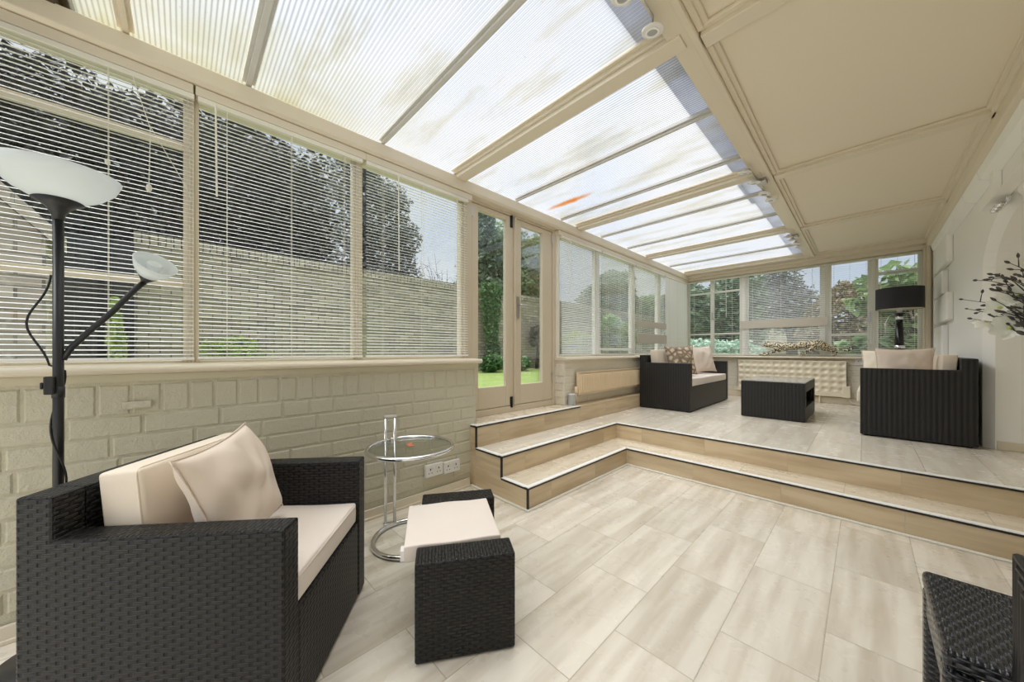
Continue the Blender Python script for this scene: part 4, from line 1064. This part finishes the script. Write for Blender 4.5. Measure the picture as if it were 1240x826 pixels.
# local: x along the sill (head towards -x), z up from the sill
J = [(.0, 0, .165, .050), (-.12, 0, .155, .052), (-.24, 0, .165, .056), (-.32, 0, .178, .045), (-.39, 0, .185, .038), (-.435, 0, .188, .038), (-.485, 0, .175, .024),
     (.10, 0, .185, .050), (.19, 0, .20, .056), (.26, 0, .185, .050),
     (.33, 0, .155, .016), (.42, 0, .105, .015), (.50, 0, .082, .014), (.57, 0, .09, .014), (.595, 0, .12, .014), (.575, 0, .142, .013), (.545, 0, .135, .012),
     (-.27, -.035, .10, .026), (-.36, -.04, .06, .017), (-.45, -.042, .016, .013), (-.49, -.042, .012, .014),
     (-.27, .035, .10, .026), (-.40, .04, .06, .017), (-.52, .042, .018, .013), (-.565, .042, .012, .014),
     (.17, -.04, .12, .034), (.10, -.045, .085, .021), (.06, -.045, .045, .013), (.02, -.045, .012, .014), (-.02, -.045, .012, .014),
     (.27, .04, .12, .032), (.36, .045, .085, .019), (.43, .045, .055, .013), (.41, .045, .012, .013), (.37, .045, .012, .014)]
E_ = [(0, 1), (1, 2), (2, 3), (3, 4), (4, 5), (5, 6), (0, 7), (7, 8), (8, 9), (9, 10), (10, 11), (11, 12), (12, 13), (13, 14), (14, 15), (15, 16),
      (2, 17), (17, 18), (18, 19), (19, 20), (2, 21), (21, 22), (22, 23), (23, 24), (8, 25), (25, 26), (26, 27), (27, 28), (28, 29), (9, 30), (30, 31), (31, 32), (32, 33), (33, 34)]
J = [(x, y, z, r*(1.32 if i < 10 else 1.2 if i < 17 else 1.25)) for i, (x, y, z, r) in enumerate(J)]
skin('body', J, E_, 'leopard', t)
for y in (-.024, .024):
    bm = BM(); lathe(bm, [(.014, 0), (.012, .012), (.004, .022), (.0, .023)], (-.415, y, .224), 12); obj('ear', bm, 'leopard', t, smooth=True)
for y in (-.021, .021):
    bm = BM(); lathe(bm, [(.0, -.005), (.005, 0), (.0, .005)], (-.468, y*1.2, .200), 10); obj('eye', bm, 'gloss_black', t, smooth=True)
bm = BM(); box(bm, -.522, -.503, -.010, .010, .176, .188); obj('nose', bm, 'gloss_black', t, bevel=.004)

# ------------------------------------------------------------------ the garden
GZ = .46
bm = BM(); box(bm, -40, 30, 8.3, 45, GZ-.3, GZ); box(bm, -40, -4.3, -15, 8.3, GZ-.3, GZ); struct('ground_lawn', bm, 'grass', 'mown lawn outside the glazed doors')
bm = BM(); box(bm, -4.3, -2.7, -15, 8.3, GZ-.3, GZ+.005); box(bm, -2.7, 6, 7.5, 8.3, GZ-.3, GZ+.005); struct('path_bounce', bm, 'paving', 'grey paving added around the conservatory for neutral bounce light')  # unseen paving added so light bounced off the ground is not green
bm = BM(); box(bm, -9.3, -9.0, -.62, 40, GZ, 3.05)
struct('garden_wall', bm, 'gbrick', 'tall old brick wall across the lawn')
bm = BM()
y = -.62
rr = random.Random(2)
while y < 40: box(bm, -9.32+rr.uniform(0, .012), -8.975+rr.uniform(-.012, .012), y+.007, y+.095, 3.05, 3.25); y += .102
struct('garden_wall_coping', bm, 'gbrick', 'brick-on-edge coping of the garden wall')
bm = BM(); prism(bm, [(-.86, GZ), (-.86, 2.12), (-5., 7.0), (-9., 7.0), (-9., GZ)], 'x', -5.3, -5.0); struct('outbuilding_wall', bm, 'gbrick', 'brick gable with a sloping top beside the left window')
bm = BM(); prism(bm, [(-.80, 2.06), (-.80, 2.2), (-5., 7.15), (-5., 7.0)], 'x', -5.36, -4.94); struct('outbuilding_coping', bm, 'gbrick', 'sloping coping of the gable')
bm = BM(); box(bm, -8.99, -8.85, -2.4, -.60, GZ, 3.0)
for k in range(9): box(bm, -8.85, -8.83, -2.4+k*.195, -2.4+k*.195+.18, GZ, 3.0)
struct('garden_gate', bm, 'black_metal', 'dark boarded gate between gable and garden wall')

def leaves(name, centres, mat, parent, n, size, squash=1., flat=.0, seed=1, shell=.55, droop=0.):
    """n small leaf blades spread through ellipsoids (cx, cy, cz, rx, ry, rz)"""
    rng = np.random.default_rng(seed)
    vol = np.array([c[3]*c[4]*c[5] for c in centres])**.67; cnt = (n*vol/vol.sum()).astype(int)
    P = []
    for c, k in zip(centres, cnt):
        d = rng.normal(size=(k, 3)); d /= np.linalg.norm(d, axis=1)[:, None]
        r = shell+(1-shell)*rng.random(k)**.6
        r *= 1+.18*np.sin(d[:, 0]*7+c[0])*np.sin(d[:, 1]*6)*np.sin(d[:, 2]*8+1)
        P.append(np.array(c[:3])+d*r[:, None]*np.array(c[3:6]))
    P = np.concatenate(P); k = len(P)
    t1 = rng.normal(size=(k, 3)); t1[:, 2] = t1[:, 2]*.6-droop; t1 /= np.linalg.norm(t1, axis=1)[:, None]
    nn = rng.normal(size=(k, 3)); nn[:, 2] = np.abs(nn[:, 2])+flat
    b = np.cross(nn, t1); b /= np.linalg.norm(b, axis=1)[:, None]+1e-9
    up = np.cross(t1, b)
    s = size*(.6+.8*rng.random(k))[:, None]
    V_ = np.stack([P-t1*s*.5, P+b*s*.28*squash+up*s*.08, P+t1*s*.55, P-b*s*.28*squash+up*s*.08], 1).reshape(-1, 3)
    V_[:, 2] = np.maximum(V_[:, 2], GZ+.02)
    F_ = np.arange(k*4).reshape(-1, 4)
    tri = np.concatenate([F_[:, [0, 1, 2]], F_[:, [0, 2, 3]]])
    return from_np(name, V_, tri, mat, parent, world=True)
def plant(name, label, cat, loc, trunk_h, trunk_r, centres, mat, n, size, seed, branches=6, group=None, part='crown', **kw):
    t = thing(name, label, cat, (loc[0], loc[1], GZ), 0, group)
    leaves(part, centres, mat, t, n, size, seed=seed, **kw)
    rr = random.Random(seed); bm = BM(); top = Vector((loc[0], loc[1], GZ+trunk_h))
    tube(bm, [(loc[0], loc[1], GZ-.02), (loc[0]+.05*trunk_r, loc[1], GZ+trunk_h*.5), top], [trunk_r*1.3, trunk_r, trunk_r*.7], 10)
    for i in range(branches):
        c = centres[i % len(centres)]; e = Vector(c[:3])+Vector((rr.uniform(-.6, .6)*c[3], rr.uniform(-.6, .6)*c[4], rr.uniform(-.2, .7)*c[5]))
        s = Vector((loc[0], loc[1], GZ+trunk_h*rr.uniform(.4, .95))); m = s.lerp(e, .5)+Vector((0, 0, .1*c[5]))
        tube(bm, [s, m, e], [trunk_r*.5, trunk_r*.3, trunk_r*.08], 6)
    obj('trunk' if cat == 'tree' else 'stem', bm, 'bark', t, world=True, smooth=True)
    return t
def blobs(c, r, n, seed, spread=.6, rr=(.35, .6)):
    g = random.Random(seed); out = []
    for i in range(n):
        d = Vector((g.gauss(0, 1), g.gauss(0, 1), g.gauss(0, 1))).normalized()*g.random()**.5*spread
        k = g.uniform(*rr); out.append((c[0]+d.x*r[0], c[1]+d.y*r[1], c[2]+d.z*r[2], r[0]*k, r[1]*k, r[2]*k))
    return out
plant('tree', 'huge dark copper tree behind the garden wall, filling the left windows', 'tree', (-13.5, -1.), 3.5, .45,
      [(-13.4+.5*math.sin(i*2.3+k), -7+1.62*i, 3.8+1.55*k+.25*math.sin(i*1.7), 1.7, 1.45, 1.15) for i in range(7) for k in range(3)], 'beech', 52000, .2, 11, shell=.2)
plant('tree', 'silvery grey loose tree beside the copper tree, with sky showing through', 'tree', (-10.4, 4.3), 2.6, .12,
      [(-10.4, y*.81, 1.12+(z-1.12)*.81, .5, .85*ry, .85*rz) for y, z, ry, rz in ((4.7, 3.9, 1.1, 1.), (5.0, 5.2, 1.2, 1.1), (4.7, 6.6, 1.1, 1.1), (4.6, 7.7, 1., .7), (6.2, 4.2, .9, .9), (6.3, 5.6, .8, .9), (5.9, 6.9, .7, .8))], 'silverleaf', 9000, .14, 12, shell=.1)
plant('tree', 'dark conifer behind the garden wall, seen in the left door pane', 'tree', (-14.2, 11.6), 3, .25, [(-14.2, 11.6, 2.2+1.1*i, 2.3-.33*i, 2.3-.33*i, 1.2) for i in range(6)], 'conifer', 22000, .22, 13)
plant('tree', 'fresh green tree beyond the wall, seen in the right door pane', 'tree', (-16.5, 17.5), 4, .3, blobs((-16.5, 17., 6.3), (3., 3.4, 3.9), 12, 3, .75), 'green', 22000, .3, 14, shell=.3)
plant('tree', 'spreading dark cedar behind the garden wall, seen right of the doors', 'tree', (-13., 25.), 3, .4, blobs((-13.6, 25., 4.6), (3.4, 4.6, 3.2), 12, 4, .7), 'conifer', 24000, .35, 15)
plant('tree', 'dull green dense tree beyond the far corner of the room', 'tree', (-4.5, 16.), 1.6, .3, blobs((-4.5, 16., 2.4), (1.95, 1.7, 2.0), 10, 5, .7, (.45, .6)), 'conifer', 18000, .2, 16)
plant('tree', 'airy pale tree behind the wide back window', 'tree', (-2.4, 20.6), 1.8, .2, blobs((-2.4, 20.6, 3.1), (2.0, 1.4, 2.2), 10, 6, .85, (.35, .5)), 'silverleaf', 6000, .17, 17, shell=.1)
plant('tree', 'light green tree behind the brown hedge', 'tree', (1.9, 15.6), 1.6, .2, blobs((1.9, 15.6, 2.5), (1.6, 1.3, 1.7), 9, 7, .8, (.4, .55)), 'green', 9000, .2, 18, shell=.3)
plant('tree', 'distant mid green tree right of the cedar', 'tree', (-14.5, 38.), 3, .3, blobs((-14.5, 38., 5.2), (3.5, 2.6, 2.8), 9, 17, .75), 'green', 14000, .4, 38)
plant('shrub', 'rounded brown clipped shrub outside the narrow back window', 'shrub', (-.15, 11.2), .5, .06, [(-.15, 11.2, 1.45, 1.0, .9, 1.2)], 'brownhedge', 16000, .09, 19, shell=.85, part='foliage')
plant('shrub', 'silvery green shrub outside the far corner casement', 'shrub', (-2.6, 9.2), .4, .04, blobs((-2.5, 9.2, 1.0), (1.0, .6, .62), 12, 8, .8, (.35, .5)), 'sage', 9000, .10, 20, part='foliage')
plant('shrub', 'bright large-leaved plant outside the window behind the drum lamp', 'shrub', (.55, 8.7), 1.2, .04, [(.6, 8.7, 2.25, .75, .35, .38), (.2, 8.6, 1.95, .5, .3, .22), (.5, 8.7, 1.35, .6, .3, .45), (.0, 8.6, 1.2, .4, .25, .2)], 'green', 700, .17, 21, squash=1.5, flat=1.2, shell=.2, part='foliage', branches=10)
plant('shrub', 'yellow green shrub at the garden wall, seen in the first window right of the doors', 'shrub', (-8.2, 11.8), .4, .05, blobs((-8.2, 11.8, 1.3), (.6, 1.5, .9), 9, 9, .7), 'yellowgreen', 6500, .13, 22, part='foliage')
plant('shrub', 'pale green shrub at the garden wall, seen in the second window right of the doors', 'shrub', (-8.2, 15.2), .6, .05, blobs((-8.2, 15.2, 1.8), (.6, 1.3, 1.1), 8, 10, .7), 'bright', 5500, .15, 23, part='foliage')
plant('shrub', 'grey twiggy bush at the garden wall in the right door pane', 'shrub', (-8.6, 9.6), .4, .05, blobs((-8.6, 9.6, 1.65), (.3, .7, .5), 8, 11, .6), 'greytwig', 6000, .09, 24, shell=.3, part='foliage')
for i, (y, lab) in enumerate(((7.1, 'low leafy ground cover at the foot of the ivy'), (8.3, 'low leafy ground cover in the middle of the door panes'), (9.6, 'low leafy ground cover below the grey twiggy bush'), (5.6, 'low leafy ground cover along the wall left of the ivy'))):
    plant('shrub', lab, 'shrub', (-8.2, y), .2, .03, blobs((-8.2, y, .72), (.5, .52, .32), 6, 30+i, .5, (.45, .6)), 'ivy', 2600, .13, 40+i, part='foliage', flat=.6)
plant('shrub', 'green weeds growing beside the dark gate', 'shrub', (-8.6, -.78), .5, .03, blobs((-8.6, -.78, 1.3), (.1, .12, .8), 7, 33, .9), 'yellowgreen', 1300, .09, 44, part='foliage')
plant('shrub', 'mossy weeds at the foot of the garden wall, left', 'shrub', (-8.7, .8), .3, .03, blobs((-8.75, .9, .95), (.15, .9, .5), 6, 34, .8), 'yellowgreen', 1200, .10, 45, part='foliage')
t = thing('ivy', 'green ivy column climbing the garden wall in the left door pane', 'ivy', (-8.95, 7.7, GZ))
leaves('foliage', [(-8.76, 7.5, 3.1-.22*i, .12+.02*(i < 5), max(.18, .52-.035*i), .22) for i in range(12)]+[(-8.78, 7.75, 1.0, .1, .2, .5), (-8.78, 7.5, 3.32, .1, .5, .12)], 'ivy', t, 6500, .11, seed=50, shell=.2)
bm = BM(); tube(bm, [(-8.9, 7.75, GZ), (-8.9, 7.7, 1.6), (-8.9, 7.5, 3.1)], [.04, .03, .015], 8); obj('stem', bm, 'bark', t, world=True)
t = thing('bare_shrub', 'bare twiggy tree tips above the garden wall, left of the doors', 'tree', (-10.2, 6.6, GZ))
bm = BM(); rr = random.Random(9)
for i in range(14):
    a = rr.uniform(-.9, .9); h_ = rr.uniform(3.5, 4.4); m = Vector((-10.2+rr.uniform(-.1, .1), 6.6+a*.55, 2.9+rr.uniform(-.3, .3))); e = Vector((-10.2+rr.uniform(-.3, .3), 6.6+a*1.15, h_))
    tube(bm, [(-10.2, 6.6, GZ), (-10.2, 6.6+a*.2, 2.0), m, e], [.03, .02, .012, .004], 5)
    for k in range(4):
        f = .2+.2*k; p = m.lerp(e, f); tube(bm, [p, p+Vector((rr.uniform(-.2, .2), rr.uniform(-.35, .35), rr.uniform(.1, .35)))], [.006, .003], 4)
obj('twigs', bm, 'bark', t, world=True)
bm = BM(); box(bm, -8.99, 8, 24.5, 24.8, GZ, 2.6); struct('garden_wall_far', bm, 'gbrick_x', 'brick wall at the far end of the garden')

# ------------------------------------------------------------------ light: bright overcast sky
W = bpy.data.worlds.new('sky'); SC.world = W; W.use_nodes = True
nt = W.node_tree; nt.nodes.clear()
out = nt.nodes.new('ShaderNodeOutputWorld'); bg = nt.nodes.new('ShaderNodeBackground')
tc = nt.nodes.new('ShaderNodeTexCoord'); no = nt.nodes.new('ShaderNodeTexNoise'); no.inputs['Scale'].default_value = 2.2; no.inputs['Detail'].default_value = 5
rp = nt.nodes.new('ShaderNodeValToRGB'); rp.color_ramp.elements[0].position = .38; rp.color_ramp.elements[0].color = (.70, .80, .96, 1)
rp.color_ramp.elements[1].position = .6; rp.color_ramp.elements[1].color = (.97, .985, 1., 1)
nt.links.new(tc.outputs['Generated'], no.inputs['Vector']); nt.links.new(no.outputs[0], rp.inputs[0]); nt.links.new(rp.outputs[0], bg.inputs[0])
bg.inputs[1].default_value = .52
nt.links.new(bg.outputs[0], out.inputs[0])
sun = bpy.data.lights.new('sun', 'SUN'); sun.energy = 5.0; sun.angle = 1.5; sun.color = (.96, .98, 1.)
so = bpy.data.objects.new('sun', sun); COL.objects.link(so); so.rotation_euler = Vector((.3, .24, -.92)).to_track_quat('-Z', 'Y').to_euler()

# ------------------------------------------------------------------ camera and view
cam = bpy.data.cameras.new('camera'); co = bpy.data.objects.new('camera', cam); COL.objects.link(co)
cam.sensor_width = 36; cam.lens = 12; cam.clip_start = .02; cam.clip_end = 300
cam.shift_y = 12.5/1240
co.location = (0, 0, EYE); co.rotation_euler = (PI/2, 0, math.atan(427.5/(1240*12/36)))
SC.camera = co
vs = SC.view_settings
vs.view_transform = 'Standard'; vs.look = 'None'; vs.gamma = 1; vs.use_curve_mapping = False; vs.exposure = .7
cy = SC.cycles
cy.use_denoising = True; cy.max_bounces = 12; cy.diffuse_bounces = 6; cy.glossy_bounces = 4; cy.transmission_bounces = 6; cy.transparent_max_bounces = 24
cy.caustics_reflective = False; cy.caustics_refractive = False; cy.sample_clamp_indirect = 8
